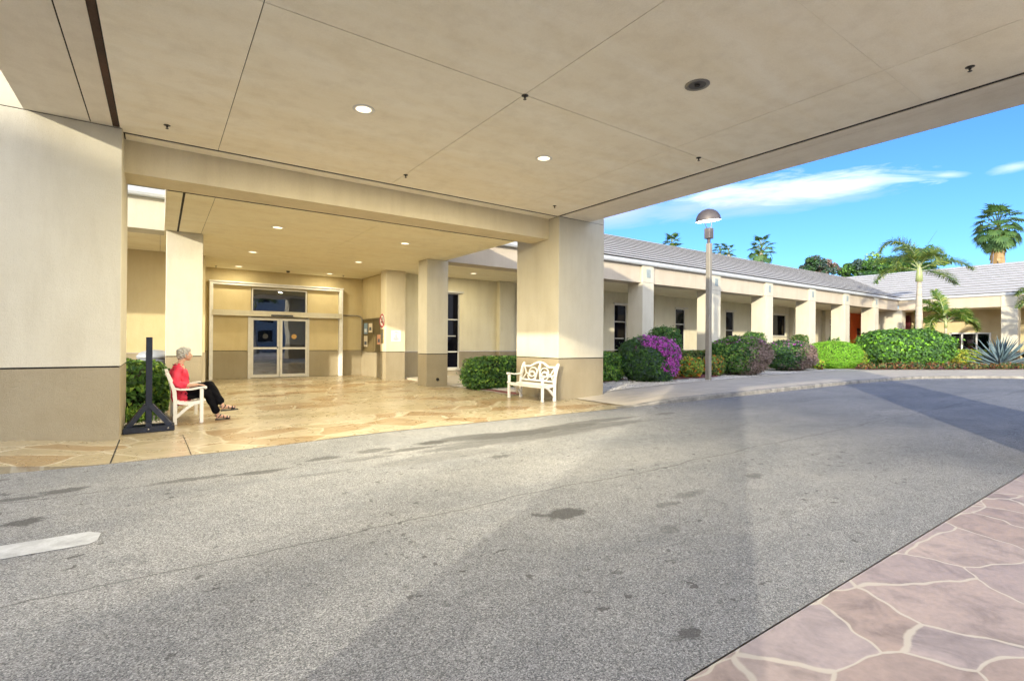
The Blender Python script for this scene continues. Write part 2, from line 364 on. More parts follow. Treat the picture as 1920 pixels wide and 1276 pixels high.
def each(mb, name, mat, parent=None, nadd=1, **k):
    """one object per solid in mb"""
    out = []
    for v0, v1, f0, f1 in mb.runs:
        q = MB(); q.v = mb.v[v0:v1]; q.f = [tuple(i-v0 for i in f) for f in mb.f[f0:f1]]; q.m = mb.m[f0:f1]; out.append(q.build(name, mat, parent, **k))
    return out
def copy_tree(o, parent=None):
    c = o.copy(); COL.objects.link(c)
    if parent: c.parent = parent
    for ch in [x for x in bpy.data.objects if x.parent == o]: copy_tree(ch, c)
    return c
def polysheet(name, pts, z, mat, kind='structure', parent=None):
    bm = bmesh.new(); vs = [bm.verts.new((p[0], p[1], p[2] if len(p) > 2 else z)) for p in pts]
    f = bm.faces.new(vs); bmesh.ops.triangulate(bm, faces=[f])
    for f in bm.faces:
        f.normal_update()
        if f.normal.z < 0: f.normal_flip()
    me = bpy.data.meshes.new(name); bm.to_mesh(me); bm.free()
    o = link(me, name, mat, parent)
    if kind: o['kind'] = kind
    return o
def sm(a, b, x):
    t = max(0., min(1., (x-a)/(b-a))); return t*t*(3-2*t)
def zg(x, y):
    """the paving dips a little by the near pillar"""
    bx = sm(-3.2,-.6,x)*(1-sm(.6,3.4,x)); by = sm(5.5,8,y)*(1-sm(13,16,y)); return -.05*bx*by
SKYTINT = (.46,.69,1.05); SKYSTR = .056; SUNSTR = 1.3; EXPO = 2.3
CLOUD_WHITE = (5.4,5.7,6.8); CLOUD_LAV = (3.0,3.5,6.6); FILL_CLOUD = (10.2,10.5,11.8)
# ---------------------------------------------------------------- the ground
def struct(o): o['kind'] = 'structure'; return o
g_ = MB(); g_.box(-700,700,-700,700,-.5,-.09); struct(g_.build('ground', BOUNCE_GROUND))
def lift(x, y): return .09*(1-sm(-1.7,-.6,x))*sm(7.9,8.0,y)
def gridsheet(name, xs, ys, mat, zf, z0=0.):
    vs = [(x,y,z0+zf(x,y)) for y in ys for x in xs]; n = len(xs)
    fs = [(j*n+i, j*n+i+1, (j+1)*n+i+1, (j+1)*n+i) for j in range(len(ys)-1) for i in range(n-1)]
    return struct(MB().add(vs, fs).build(name, mat, None, True))
def lin(a, b, n): return [a+(b-a)*i/n for i in range(n+1)]
# road: fine grid where it dips, flat sheets further out, one object
rm = MB()
def addgrid(mb, xs, ys, zf):
    n = len(xs); mb.add([(x,y,zf(x,y)) for y in ys for x in xs],
        [(j*n+i, j*n+i+1, (j+1)*n+i+1, (j+1)*n+i) for j in range(len(ys)-1) for i in range(n-1)])
addgrid(rm, lin(-6,6,48), lin(1.4,8.0,30), lambda x,y: zg(x,y)-.006)
rm.quad((-80,1.4,-.006),(-6,1.4,-.006),(-6,8.,-.006),(-80,8.,-.006))
ROADN = [(6,8.0),(14,8.05),(20,8.2),(24,8.15),(27.2,7.85),(29.0,7.2),(30.6,6.3),(32.2,5.2),(34.2,3.4),(36,1),(37.3,-2.5),(38,-8),(38.5,-60)]
ROADS = [(12.8,-60),(12.7,-6),(12.3,-2.2),(11.6,-.2),(10.6,1.0),(9.7,1.4),(6,1.4)]
bm = bmesh.new(); f = bm.faces.new([bm.verts.new((x,y,-.006)) for x,y in ROADS[::-1][0:1]+ROADS[::-1][1:]][::1]+[bm.verts.new((x,y,-.006)) for x,y in ROADN[::-1]])
bmesh.ops.triangulate(bm, faces=[f])
bm.verts.index_update(); vs = [v.co[:] for v in bm.verts]; fs = []
for f in bm.faces:
    f.normal_update(); ids = [v.index for v in f.verts]; fs.append(tuple(ids if f.normal.z > 0 else ids[::-1]))
rm.add(vs, fs); bm.free()
struct(rm.build('road', ASPHALT))
mk = MB()
mk.add([(-3.2,4.79,-.002),(-.42,4.79,-.002),(-.37,4.84,-.002),(-.36,5.02,-.002),(-.44,5.10,-.002),(-3.2,5.10,-.002)], [(0,1,2,3,4,5)])
struct(mk.build('road_marking', PAINT))
# flagstone entry apron running into the porch
pv = MB(); zf = lambda x,y: zg(x,y)+lift(x,y)
addgrid(pv, sorted(set(lin(-8,-2,8)+lin(-2,4,40)+lin(4,8.1,10))), sorted(set(lin(8,11.4,24)+lin(11.4,15.1,14)+lin(15.1,22.4,8))), zf)
addgrid(pv, lin(8.1,9.0,2), [8,9.9,11.45], zf)
# skirt at the road edge
n = 40; xs = lin(-8,2,n)
pv.add([(x,8.0,zf(x,8.0001)) for x in xs]+[(x,8.0,zg(x,8)-.08) for x in xs], [(i,n+1+i,n+2+i,i+1) for i in range(n)])
struct(pv.build('entry_paving', FLAG_E))
# saw joints cut in the apron
jt = MB()
for a, b in (((-.49,8.0),(-.49,9.8)),((.36,8.0),(.32,9.75))):
    k = 8
    for i in range(k):
        p = (a[0]+(b[0]-a[0])*i/k, a[1]+(b[1]-a[1])*i/k); q = (a[0]+(b[0]-a[0])*(i+1)/k, a[1]+(b[1]-a[1])*(i+1)/k)
        w = .009 if a[0] < 0 else .005
        jt.quad((p[0]-w,p[1],zf(*p)+.003),(p[0]+w,p[1],zf(*p)+.003),(q[0]+w,q[1],zf(*q)+.003),(q[0]-w,q[1],zf(*q)+.003))
struct(jt.build('paving_joint', DARK))
# near flagstones, with the strip of raised kerb at its far end
ns = MB(); ns.box(-12,9.75,-6,1.385,-.12,.0); struct(ns.build('near_paving', FLAG_N))
def kerbstrip(name, pts, w, zt, zb, mat):
    """a kerb along pts; inner side to the left of the walking direction; zt gives top height at each point"""
    P = [Vector((p[0],p[1],0)) for p in pts]; vs = []
    for i, p in enumerate(P):
        t = (P[min(i+1,len(P)-1)]-P[max(i-1,0)]).normalized(); nrm = Vector((-t.y,t.x,0)); z = zt[i]
        q = p+nrm*w; c = min(.03, max(0,z-zb)*.45); pc = p+nrm*c
        vs += [(p.x,p.y,zb),(p.x,p.y,z-c),(pc.x,pc.y,z),(q.x,q.y,z),(q.x,q.y,zb)]
    fs = [(i*5+k, (i+1)*5+k, (i+1)*5+k+1, i*5+k+1) for i in range(len(P)-1) for k in range(4)]
    e = (len(P)-1)*5; fs += [(0,1,2,3,4),(e+4,e+3,e+2,e+1,e)]
    return struct(MB().add(vs, fs).build(name, mat))
def densify(pts, n=4):
    out = []
    for i in range(len(pts)-1):
        p0 = pts[max(i-1,0)]; p1 = pts[i]; p2 = pts[i+1]; p3 = pts[min(i+2,len(pts)-1)]
        for k in range(n):
            t = k/n; out.append(tuple(.5*((2*b)+(-a+c)*t+(2*a-5*b+4*c-d)*t*t+(-a+3*b-3*c+d)*t**3) for a,b,c,d in zip(p0,p1,p2,p3)))
    out.append(tuple(pts[-1])); return out
kp = densify([(8.6,8.02),(10,8.02),(12,8.03)]+ROADN[1:-1], 5)
def rise(x): return .012+.105*sm(8.6,11.3,x)
kz = [rise(p[0])+.004*random.uniform(-1,1) for p in kp]
kerbstrip('kerb', [(x,y-.02) for x,y in kp], .17, kz, -.05, KERBM)
sk = densify([(9.72,1.40),(10.6,1.0),(11.6,-.2),(12.3,-2.2),(12.7,-6),(12.8,-20)], 5)
kerbstrip('near_kerb', sk[::-1], .0-.17 if False else .17, [.12]*len(sk), -.05, CONC) if False else None
nk = MB(); nk.add([(9.76,1.42,-.05),(9.76,.4,-.05),(9.98,.4,-.05),(9.98,1.30,-.05),(9.80,1.40,.13),(9.80,.4,.13),(9.96,.4,.13),(9.96,1.28,.13)],
    [(0,3,2,1),(4,5,6,7),(0,1,5,4),(1,2,6,5),(2,3,7,6),(3,0,4,7)])
nk.box(9.99,60,-60,-59,-.05,.0)
nk.add([(x,y,z) for z in (-.05,.12) for x,y in ((9.99,1.27),(10.6,1.0),(11.6,-.2),(12.3,-2.2),(12.7,-6),(12.5,-6),(12.1,-2.3),(11.45,-.3),(10.5,.85),(9.99,1.1))],
    [tuple(range(10,20))[::-1]]+[(i,(i+1)%10,10+(i+1)%10,10+i) for i in range(10)])
struct(nk.build('near_kerb', CONC))
# concrete pavement following the kerb
SWN = [(9.0,9.9),(10.04,10.1),(13.8,10.72),(16.6,11.0),(20.6,11.35),(24.6,11.75),(28,11.75),(31.1,11.25),(35.2,9.1),(40.8,6.6),(44,3.5),(46,-2),(46.8,-9),(47,-60)]
kin = [(p[0],p[1]) for p in kp]
def offs(pts, w):
    P = [Vector((p[0],p[1],0)) for p in pts]; out = []
    for i, p in enumerate(P):
        t = (P[min(i+1,len(P)-1)]-P[max(i-1,0)]).normalized(); out.append((p.x-t.y*w, p.y+t.x*w))
    return out
swin = [(9.0,8.0)]+[q for q in offs(kin, .149) if q[0] > 9.0]+[(38.6,-60)]
swout = densify(SWN[:-1], 4)+[SWN[-1]]
def resamp(pts, n):
    d = [0]
    for a, b in zip(pts, pts[1:]): d.append(d[-1]+math.dist(a,b))
    out = []
    for i in range(n+1):
        s = d[-1]*i/n; k = max(j for j in range(len(d)-1) if d[j] <= s+1e-9); t = (s-d[k])/(d[k+1]-d[k]+1e-9)
        out.append((pts[k][0]+(pts[k+1][0]-pts[k][0])*t, pts[k][1]+(pts[k+1][1]-pts[k][1])*t))
    return out
def cum(pts, lim=45):
    return [p for p in pts]
A = resamp([p for p in swin if p[1] > -10], 60); B = resamp([p for p in swout if p[1] > -10], 60)
sw = MB(); n = 61
sw.add([(x,y,rise(x)-.006) for x,y in A]+[(x,y,rise(x)-.006) for x,y in B], [(i,i+1,n+i+1,n+i) for i in range(60)])
struct(sw.build('pavement', CONC))
# planting beds: white pebbles and red mulch
bed = MB(); nb = len(B)
NB = [(b[0], 15.1) for b in B]
bed_in = [(8.1,11.45),(8.1,13.9),(7.95,15.1),(9.0,15.1)]
bm = bmesh.new()
outer = [p for p in swout if p[1] > -10]
ring = [(8.1,11.5),(8.45,11.45),(10.0,11.7),(10.0,10.12)]+[p for p in outer if p[0] > 10.1]+[(49,-10),(49,15.1),(8.0,15.1),(8.1,13.9)]
f = bm.faces.new([bm.verts.new((x,y,rise(x)+.004 if x > 9 else .012)) for x,y in ring]); bmesh.ops.triangulate(bm, faces=[f])
for f in bm.faces:
    f.normal_update()
    if f.normal.z < 0: f.normal_flip()
me = bpy.data.meshes.new('pebble_bed'); bm.to_mesh(me); bm.free(); struct(link(me, 'pebble_bed', PEB))
MUL = [[(8.15,11.55,.02),(8.40,11.5,.02),(11.0,11.9,.06),(11.0,13.1,.06),(9.74,13.13,.03),(8.2,13.75,.02)],
       [(11.2,12.25),(12.1,12.25),(13.2,12.5),(14.3,12.9),(14.6,14.6),(11.2,14.6)],
       [(16.2,12.2),(17.3,11.85),(18.6,12.0),(19.6,12.5),(19.6,14.4),(16.2,14.4)],
       [(31.2,11.42),(33,10.55),(35.2,9.3),(38,8.05),(40.8,6.85),(43,4.8),(45,1.5),(46,-2),(48,-2),(48,14.5),(31.2,14.5)]]
for q in MUL: polysheet('mulch_bed', q, .135, MULCH)
lb = MB(); lb.add([(-4,10.98,.0),(.10,10.98,.0),(.14,11.5,.012),(.12,15.1,.012),(-4,15.1,.012)], [(0,1,2,3,4)]); struct(lb.build('pebble_bed', PEB))
wf = MB(); wf.box(7.95,52,15.1,19.4,-.05,.05); wf.box(48.4,52,-40,15.09,-.05,.05); wf.box(-12,0.1,15.1,19.4,-.05,.006); struct(wf.build('walkway', CONC))
# loose pebbles lying on the nearer bed: too many to count
ps = MB()
OCT = [(1,0,0),(-1,0,0),(0,1,0),(0,-1,0),(0,0,1),(0,0,-1)]; OF = [(0,2,4),(2,1,4),(1,3,4),(3,0,4),(2,0,5),(1,2,5),(3,1,5),(0,3,5)]
def edge_y(x):
    for a, b in zip(swout, swout[1:]):
        if a[0] <= x <= b[0]: return a[1]+(b[1]-a[1])*(x-a[0])/(b[0]-a[0]+1e-9)
    return 10.2
for i in range(4200):
    if i < 500: x = random.uniform(-.6,.1); y = random.uniform(11.0,12.3); z = .012
    else:
        x = 10.1+(random.random()**1.6)*14; y = edge_y(x)+(random.random()**1.4)*2.0+.03; z = rise(x)+.006
    s = random.uniform(.012,.028); a = random.uniform(0,6.28); ca, sa = math.cos(a), math.sin(a)
    ps.add([(x+s*(v[0]*ca-v[1]*sa*.8), y+s*(v[0]*sa+v[1]*ca*.8), z+s*.6*v[2]) for v in OCT], OF)
pso = ps.build('pebbles', STONE, None, True); pso['kind'] = 'stuff'

# ---------------------------------------------------------------- the club building
BL = thing('building', (28,19,0), 'cream single storey building with pale tiled roof and colonnaded walkway behind the flower beds', 'building')
def wall_y(name, x0, x1, yf, z0, z1, holes, mat, th=.25, parent=BL):
    """wall facing -Y at yf, with rectangular holes (x0,x1,z0,z1)"""
    mb = MB(); xs = sorted(set([x0,x1]+[h[i] for h in holes for i in (0,1)]))
    for a, b in zip(xs, xs[1:]):
        hs = sorted((h[2],h[3]) for h in holes if h[0] <= a+1e-6 and h[1] >= b-1e-6); z = z0
        for h0, h1 in hs:
            if h0 > z+1e-6 and h0 > z0: mb.box(a,b,yf,yf+th,z,min(h0,z1))
            z = max(z, h1)
        if z < z1-1e-6: mb.box(a,b,yf,yf+th,z,z1)
    return mb.build(name, mat, parent)
WIN = [(9.62,10.55),(14.8,15.75),(20.0,20.98),(25.2,26.12)]
holes = [(a,b,.34,3.55) for a, b in WIN] + [(30.42,31.36,.02,3.6),(36.3,38.2,2.05,3.62),(41.6,42.6,.02,3.5),(45.0,45.8,1.6,3.6),(46.6,47.5,.02,3.4)]
wall_y('wall', 7.56, 52, 19.0, 1.08, 4.4, holes, WALLP)
wall_y('wainscot', 7.56, 52, 18.985, 0, 1.065, holes, KHAKI, .26)
# entry porch: door wall, its left return and its right return
YD = 21.8
wall_y('wall', 1.2, 7.3, YD+.14, 1.08, 4.3, [(2.92,5.0,1.0,2.34),(2.92,4.96,2.62,3.52)], WALLY)
wall_y('wainscot', 1.2, 2.92, YD+.125, 0, 1.065, [], KHAKI, .26); wall_y('wainscot', 5.0, 7.3, YD+.125, 0, 1.065, [], KHAKI, .26)
m = MB(); m.box(7.3,7.55,18.6,22.2,1.08,4.19); m.build('wall', WALLY, BL)
m = MB(); m.box(7.285,7.55,18.95,22.2,0,1.065); m.build('wainscot', KHAKI, BL)
m = MB(); m.box(.95,1.2,19.26,22.2,1.08,4.3); m.box(-20,1.2,19.0,19.25,1.08,4.4); each(m,'wall', WALLY, BL)
m = MB(); m.box(.95,1.215,19.26,22.2,0,1.065); m.box(-20,1.215,18.985,19.255,0,1.065); each(m,'wainscot', KHAKI, BL)
# ceilings of porch and walkway
c = MB(); c.box(.0,7.95,15.82,22.3,4.20,4.35); c.build('porch_ceiling', SOFFIT2, BL)
c = MB(); c.box(7.96,52.2,15.95,19.3,4.20,4.35); c.box(49.0,52.2,-40,15.94,4.20,4.35); c.box(-20,-.01,15.95,19.3,4.20,4.35); each(c,'walkway_ceiling', SOFFIT2, BL)
j = MB(); j.box(.0,7.95,15.775,15.815,4.23,4.3); j.box(7.96,48.9,15.91,15.945,4.22,4.3); j.box(-20,-.01,15.91,15.945,4.22,4.3); each(j,'ceiling_joint', DARK, BL)
# beams and gutter
b = MB(); b.box(7.95,48.12,15.19,15.9,4.19,4.955); b.build('beam', BEIGE, BL)
b = MB(); b.box(-20,.08,15.19,15.9,4.19,4.955); b.build('beam', CREAMW, BL)
b = MB(); b.box(48.2,48.95,-40,15.18,4.19,4.955); b.build('beam', BEIGE, BL)
gt = MB()
GP = [(15.17,4.96),(15.02,4.97),(14.98,5.03),(14.97,5.13),(15.00,5.15),(15.17,5.15)]
for (xa, xb) in ((-20, None),):
    vs = [(-20,y,z) for y,z in GP]+[(48.2+(y-15.1)*1.0,y,z) for y,z in GP]
    gt.add(vs, [(i,i+1,7+i,6+i) for i in range(5)]+[(0,5,11,6),(0,1,2,3,4,5)])
    vs = [(48.2+(y-15.1),y,z) for y,z in GP]+[(48.2+(y-15.1),-40,z) for y,z in GP]
    gt.add(vs, [(i,i+1,7+i,6+i) for i in range(5)]+[(0,5,11,6),(11,10,9,8,7,6)])
gt.build('gutter', GUTTER, BL)
# roof laid in lapped courses
rf = MB(); nC = 12; y0, z0, y1, z1 = 15.0, 5.13, 21.44, 7.93; prof = []
sl = Vector((y1-y0, z1-z0)).normalized(); nn = Vector((-sl.y, sl.x))
for k in range(nC):
    a = Vector((y0,z0)).lerp(Vector((y1,z1)), k/nC); c_ = Vector((y0,z0)).lerp(Vector((y1,z1)), (k+1)/nC)
    prof += [tuple(a+sl*.12+nn*.015), tuple(a-sl*.025+nn*.078), tuple(a-sl*.03+nn*.118), tuple(c_+sl*.10+nn*.03)]
prof += [(y1+.15,z1+.02),(y1+.3,z1-.1),(y1+6,z1-2.5)]
P = len(prof); mats = []
vs = [(-20,y,z) for y,z in prof]+[(48.2+(y-15.1),y,z) for y,z in prof]+[(48.2+(y-15.1),-40,z) for y,z in prof]
fs = [(i,P+i,P+i+1,i+1) for i in range(P-1)]+[(P+i,2*P+i,2*P+i+1,P+i+1) for i in range(P-1)]
rf.add(vs, fs); rf.m = [1 if (i%(P-1)) < 4*nC and (i%(P-1))%4 in (0,3) else 0 for i in range(2*(P-1))]; rf.build('roof', [ROOF, GAP_SHADE], BL)
rd = MB(); rd.box(-20,54.6,15.3,21.4,4.96,5.1); rd.box(48.5,54,-40,15.2,4.96,5.1); each(rd,'roof_deck', CREAMW, BL)
# columns: shaft, khaki base, vent in the cap
def column(x0, x1, y0, y1, zt, mat, vent=False, cap=None, par=BL, zb=-.1):
    s_ = MB()
    s_.cbox(x0,x1,y0,y1,1.085,(cap-.008) if cap else zt,.01)
    if cap: s_.cbox(x0,x1,y0,y1,cap+.004,zt,.01)
    o = s_.build('column', mat, par)
    b_ = MB(); b_.cbox(x0,x1,y0,y1,zb,1.06,.01); b_.build('column_base', KHAKI, o)
    k_ = MB(); k_.box(x0+.02,x1-.02,y0+.02,y1-.02,1.05,1.10)
    if cap: k_.box(x0+.015,x1-.015,y0+.015,y1-.015,cap-.02,cap+.02)
    each(k_,'joint', DARK, o)
    if vent:
        v = MB(); cx = (x0+x1)/2; v.box(cx-.14,cx+.14,y0-.012,y0,4.42,4.80)
        for i in range(9): v.box(cx-.12,cx+.12,y0-.022,y0-.012,4.445+i*.04,4.465+i*.04)
        v.build('vent', VENT, o)
    return o
for x in (12.42,17.68,22.92,28.10,33.28,38.24,43.22): column(x, x+.76, 15.08, 15.95, 4.95, CREAMW, True, 4.2)
column(7.15,7.93,15.08,15.75,4.185,CREAMW); column(.12,.90,15.08,15.75,4.185,CREAMW)
column(48.1,48.98,14.95,16.5,4.185,CREAMW); column(48.15,49.0,8.36,9.2,4.95,CREAMW,False,4.2); column(48.15,49.0,1.6,2.44,4.95,CREAMW,False,4.2)
column(7.05,7.84,18.45,19.0,4.195,CREAM)
ph = MB(); ph.lathe([(.055,0),(.055,.012),(.04,.012),(.04,.002),(0,.002)], (0,0,0), 16, False)
ph.v = [(7.56+x, 15.08-z, .23+y) for x,y,z in ph.v]; dp = ph.build('drain_outlet', DARK, BL, True)
for i, x in enumerate((12.42,17.55,22.95,28.3,33.5,38.7,43.9)):
    p_ = MB(); p_.cbox(x,x+.8,18.7,18.99,1.085,4.2,.008); o = p_.build('pilaster', WALLP, BL); p_ = MB(); p_.cbox(x-.01,x+.81,18.69,18.98,0,1.06,.008); p_.build('pilaster_base', KHAKI, o)
# windows
def window(x0, x1, z0, z1, yf, bars, head=True, rail=None):
    fr = MB(); t = .05
    fr.box(x0,x0+t,yf+.02,yf+.12,z0,z1); fr.box(x1-t,x1,yf+.02,yf+.12,z0,z1)
    fr.box(x0+t,x1-t,yf+.02,yf+.12,z0,z0+t); fr.box(x0+t,x1-t,yf+.02,yf+.12,z1-t,z1)
    for z in bars: fr.box(x0+t,x1-t,yf+.03,yf+.11,z-.025,z+.025)
    o = fr.build('window', ALU, BL)
    g = MB(); g.box(x0+t,x1-t,yf+.07,yf+.08,z0+t,z1-t); g.build('pane', GLASSD, o)
    s = MB(); s.box(x0-.06,x1+.06,yf-.07,yf+.02,z0-.07,z0-.003); s.build('sill', CREAMW, o)
    if head: h = MB(); h.box(x0-.08,x1+.14,yf-.12,yf+.02,z1+.003,z1+.075); h.build('window_head', ALU, o)
    if rail:
        r = MB(); r.box(x0+.12,x1-.16,yf+.045,yf+.066,rail-.02,rail+.02); r.build('push_rail', ALU, o)
    return o
for i, (a, b_) in enumerate(WIN): window(a,b_,.34,3.55,19.0,[2.62-.45*0, 1.10] if i else [2.42,1.05], True, 1.72 if i < 3 else None)
window(30.42,31.36,.02,3.6,19.0,[2.35],True,1.1); window(36.3,38.2,2.05,3.62,19.0,[],True); window(41.6,42.6,.02,3.5,19.0,[2.4],True); window(45.0,45.8,1.6,3.6,19.0,[3.1],False)
d = MB(); d.box(46.6,47.5,19.05,19.1,.02,3.4); o = d.build('door', DOORTAN, BL); d = MB(); d.ball((46.7,19.03,1.5),.05); d.build('handle', WHITE, o)
# wall notices along the walkway
for x in (39.6, 29.1):
    v = MB(); v.box(x,x+.35,18.95,18.985,2.6,3.4); v.build('wall_panel', BLIND, BL)
# far wing: the side that turns towards the road, seen beyond the big bush
fw = MB()
for (ya, yb) in ((-40,10.0),(13.3,15.2)): fw.box(51.2,51.5,ya,yb,2.45,4.4)
fw.box(51.2,51.5,10.0,13.3,2.45,4.4); fw.box(51.2,51.5,-40,10.35,0,2.44); fw.box(51.2,51.5,12.75,15.2,0,2.44); fw.box(51.2,51.5,10.36,12.74,0,.62); fw.box(51.5,51.7,15.2,19.3,0,4.5); each(fw,'wall', WALLY, BL)
og = MB(); og.box(49.2,58,18.95,18.98,.9,4.19); og.box(51.15,51.19,15.8,18.94,0,4.19); each(og,'orange_wall', ORANGE, BL)
og = MB(); og.box(51.08,51.14,15.25,15.8,.0,3.9); og.build('door', DKRED, BL)
pc = MB(); pc.box(50.5,51.0,18.90,18.945,1.9,2.9); pc.build('picture', DARK, BL)
sw_ = MB()
for y in (10.37,11.12,11.98,12.70): sw_.box(51.1,51.2,y-.045,y+.045,.63,2.44)
sw_.box(51.1,51.2,10.37,12.7,2.36,2.44)
so = sw_.build('shop_window', WHITE, BL)
g = MB(); g.box(51.22,51.24,10.38,12.7,.64,2.36); g.build('pane', GLASSS, so)
dk = MB(); dk.box(51.85,51.9,10.3,12.8,.4,2.45); dk.build('display_back', plain('dark_display', (.012,.01,.02), .7), so)
def goods(y0, y1, z0, z1, c, nm): MBx = MB(); MBx.box(51.5,51.75,y0,y1,z0,z1); return MBx.build('display_goods', plain(nm, c, .5, var=.3, scale=20), so)
goods(12.25,12.6,2.05,2.25,(.55,.5,.35),'box_cream'); goods(12.0,12.25,1.5,1.95,(.6,.04,.02),'box_red'); goods(12.26,12.45,1.5,1.9,(.7,.4,.06),'box_amber')
goods(12.1,12.65,1.05,1.48,(.62,.55,.35),'box_tan'); goods(12.1,12.4,.7,1.04,(.45,.38,.06),'box_olive')
goods(11.22,11.75,1.62,1.9,(.65,.38,.36),'box_pink'); goods(11.25,11.72,1.45,1.61,(.35,.42,.06),'box_green'); goods(11.22,11.72,1.2,1.44,(.62,.12,.10),'box_rose'); goods(11.2,11.6,.85,1.19,(.5,.1,.22),'box_magenta')
gd = MB()
for k in range(6):
    y = 10.5+k*.1; gd.tube([(51.6,y+.05*math.sin(i*.5+k),.75+i*.16) for i in range(10)], .008, 5)
gd.build('display_beads', METAL, so)
# ---- automatic entrance
ds = MB(); x0, x1, zt = 1.5, 6.38, 3.66
ds.box(x0,x0+.12,YD-.16,YD+.14,0,zt); ds.box(x1-.14,x1,YD-.16,YD+.14,0,zt); ds.box(x0+.12,x1-.14,YD-.14,YD+.14,zt-.09,zt); ds.box(x0-.02,x1+.02,YD-.2,YD+.13,zt,zt+.04)
so = ds.build('door_surround', WHITE, BL, False, .006)
pn = MB()
for a, b_ in ((x0+.125,2.86),(5.06,x1-.145)): pn.box(a,b_,YD+.02,YD+.10,1.085,2.44)
pn.box(x0+.125,2.9,YD+.03,YD+.11,2.6,zt-.095); pn.box(4.98,x1-.145,YD+.03,YD+.11,2.6,zt-.095); pn.box(2.9,4.98,YD+.03,YD+.11,3.54,zt-.095)
each(pn,'panel', WALLY, so)
pn = MB()
for a, b_ in ((x0+.125,2.86),(5.06,x1-.145)): pn.box(a,b_,YD+.015,YD+.10,0.01,1.065)
each(pn,'kick_panel', KHAKI, so)
hd = MB(); hd.box(x0+.1,x1-.06,YD-.20,YD+.10,2.41,2.62); hd = hd.build('door_header', CREAMW, BL, False, .006)
sn = MB(); sn.box(3.58,4.38,YD-.24,YD-.203,2.425,2.49); sn.build('motion_sensor', BLACKP, hd)
tw = MB(); tw.box(2.92,2.97,YD+.02,YD+.14,2.605,3.52); tw.box(4.91,4.96,YD+.02,YD+.14,2.605,3.52); tw.box(2.97,4.91,YD+.02,YD+.14,3.47,3.52)
tw = tw.build('window', ALU, BL); g = MB(); g.box(2.97,4.91,YD+.08,YD+.095,2.606,3.47); g.build('pane', GLASS, tw)
def leaf(xa, xb, stick):
    f = MB(); y0, y1 = YD+.0, YD+.06
    f.box(xa,xa+.09,y0,y1,.02,2.36); f.box(xb-.09,xb,y0,y1,.02,2.36)
    for a, b_ in ((.02,.14),(1.13,1.21),(2.27,2.36)): f.box(xa+.09,xb-.09,y0,y1,a,b_)
    o = f.build('door', ALU, BL)
    p = MB(); p.box(xa+.09,xb-.09,YD+.026,YD+.034,1.21,2.27); p.box(xa+.09,xb-.09,YD+.026,YD+.034,.14,1.13); each(p,'pane', GLASS, o)
    q = MB(); q.lathe([(.0,0),(.10,0),(.10,.004),(0,.004)], (0,0,0), 20); q.v = [((xa+xb)/2+x, YD+.022-z, 1.64+y) for x,y,z in q.v]; st = q.build('sticker', stick, o)
    return o
GOLD = plain('gold_sticker', (.45,.26,.07), .4)
leaf(2.9,3.93,BLACKP); leaf(3.945,5.0,GOLD)
fl = MB(); fl.box(2.80,2.895,YD-.02,YD+.12,0,2.41); fl.box(5.005,5.055,YD-.02,YD+.12,0,2.41); each(fl,'door_frame', ALU, BL)
lk = MB(); lk.ball((3.86,YD-.01,1.2),.03); lk.build('door_lock', BLACKP, BL, True)
# lobby behind the glass
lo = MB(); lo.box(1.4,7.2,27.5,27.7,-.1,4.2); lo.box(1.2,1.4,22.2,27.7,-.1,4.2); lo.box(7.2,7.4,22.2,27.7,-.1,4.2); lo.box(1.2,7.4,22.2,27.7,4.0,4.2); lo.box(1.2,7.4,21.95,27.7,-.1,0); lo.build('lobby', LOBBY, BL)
lo = MB(); lo.box(4.4,5.6,22.7,22.75,0,2.5); lo.build('lobby_panel', NAVY, BL)
ll = MB()
for (x, y) in ((2.6,24.2),(3.4,24.2),(4.2,24.2),(2.9,25.3),(3.8,25.3),(4.7,25.3),(3.2,26.4),(4.1,26.4)): ll.box(x,x+.28,y,y+.1,3.95,3.99)
each(ll,'lobby_light', plain('lobby_strip', (.8,.8,.8), .5, emit=(1,.95,.85), es=.7), BL)
# conduit and notice board on the porch walls
cd = MB(); cd.tube([(6.4,YD+.09,2.58),(7.05,YD+.09,2.58),(7.18,YD+.08,2.55),(7.24,YD+.03,2.48),(7.25,YD+.0,2.38),(7.25,YD+.0,1.08)], .028, 8); tag(cd.build('conduit', BRONZE, None, True), 'thin grey conduit pipe bending down the wall beside the notice board', 'pipe')
nb_ = thing('notice_board', (7.28,20.8,1.7), 'dark bronze wall notice board with pinned papers beside the entrance', 'notice board')
m = MB(); m.box(7.22,7.283,19.0,21.55,1.04,2.42); m.box(7.19,7.22,19.0,19.06,1.04,2.42); m.box(7.19,7.22,21.49,21.55,1.04,2.42); m.box(7.19,7.22,19.06,21.49,1.04,1.10); m.box(7.19,7.22,19.06,21.49,2.36,2.42); m.box(7.19,7.22,20.2,20.26,1.1,2.36); m.build('board', BRONZEBRD, nb_)
for y0,y1,z0,z1,mt in ((20.98,21.42,1.78,2.24,PAPERB),(20.40,20.82,1.84,2.22,PAPERW),(20.98,21.42,1.24,1.70,PAPERW),(19.42,19.80,1.35,1.74,PAPERO)):
    p = MB(); p.box(7.208,7.218,y0,y1,z0,z1); o = p.build('paper', mt, nb_)
    p = MB(); p.box(7.205,7.2079,y0+.08,y1-.08,z0+.08,z0+.22); p.build('print', INK if mt is not PAPERB else PAPER, o)
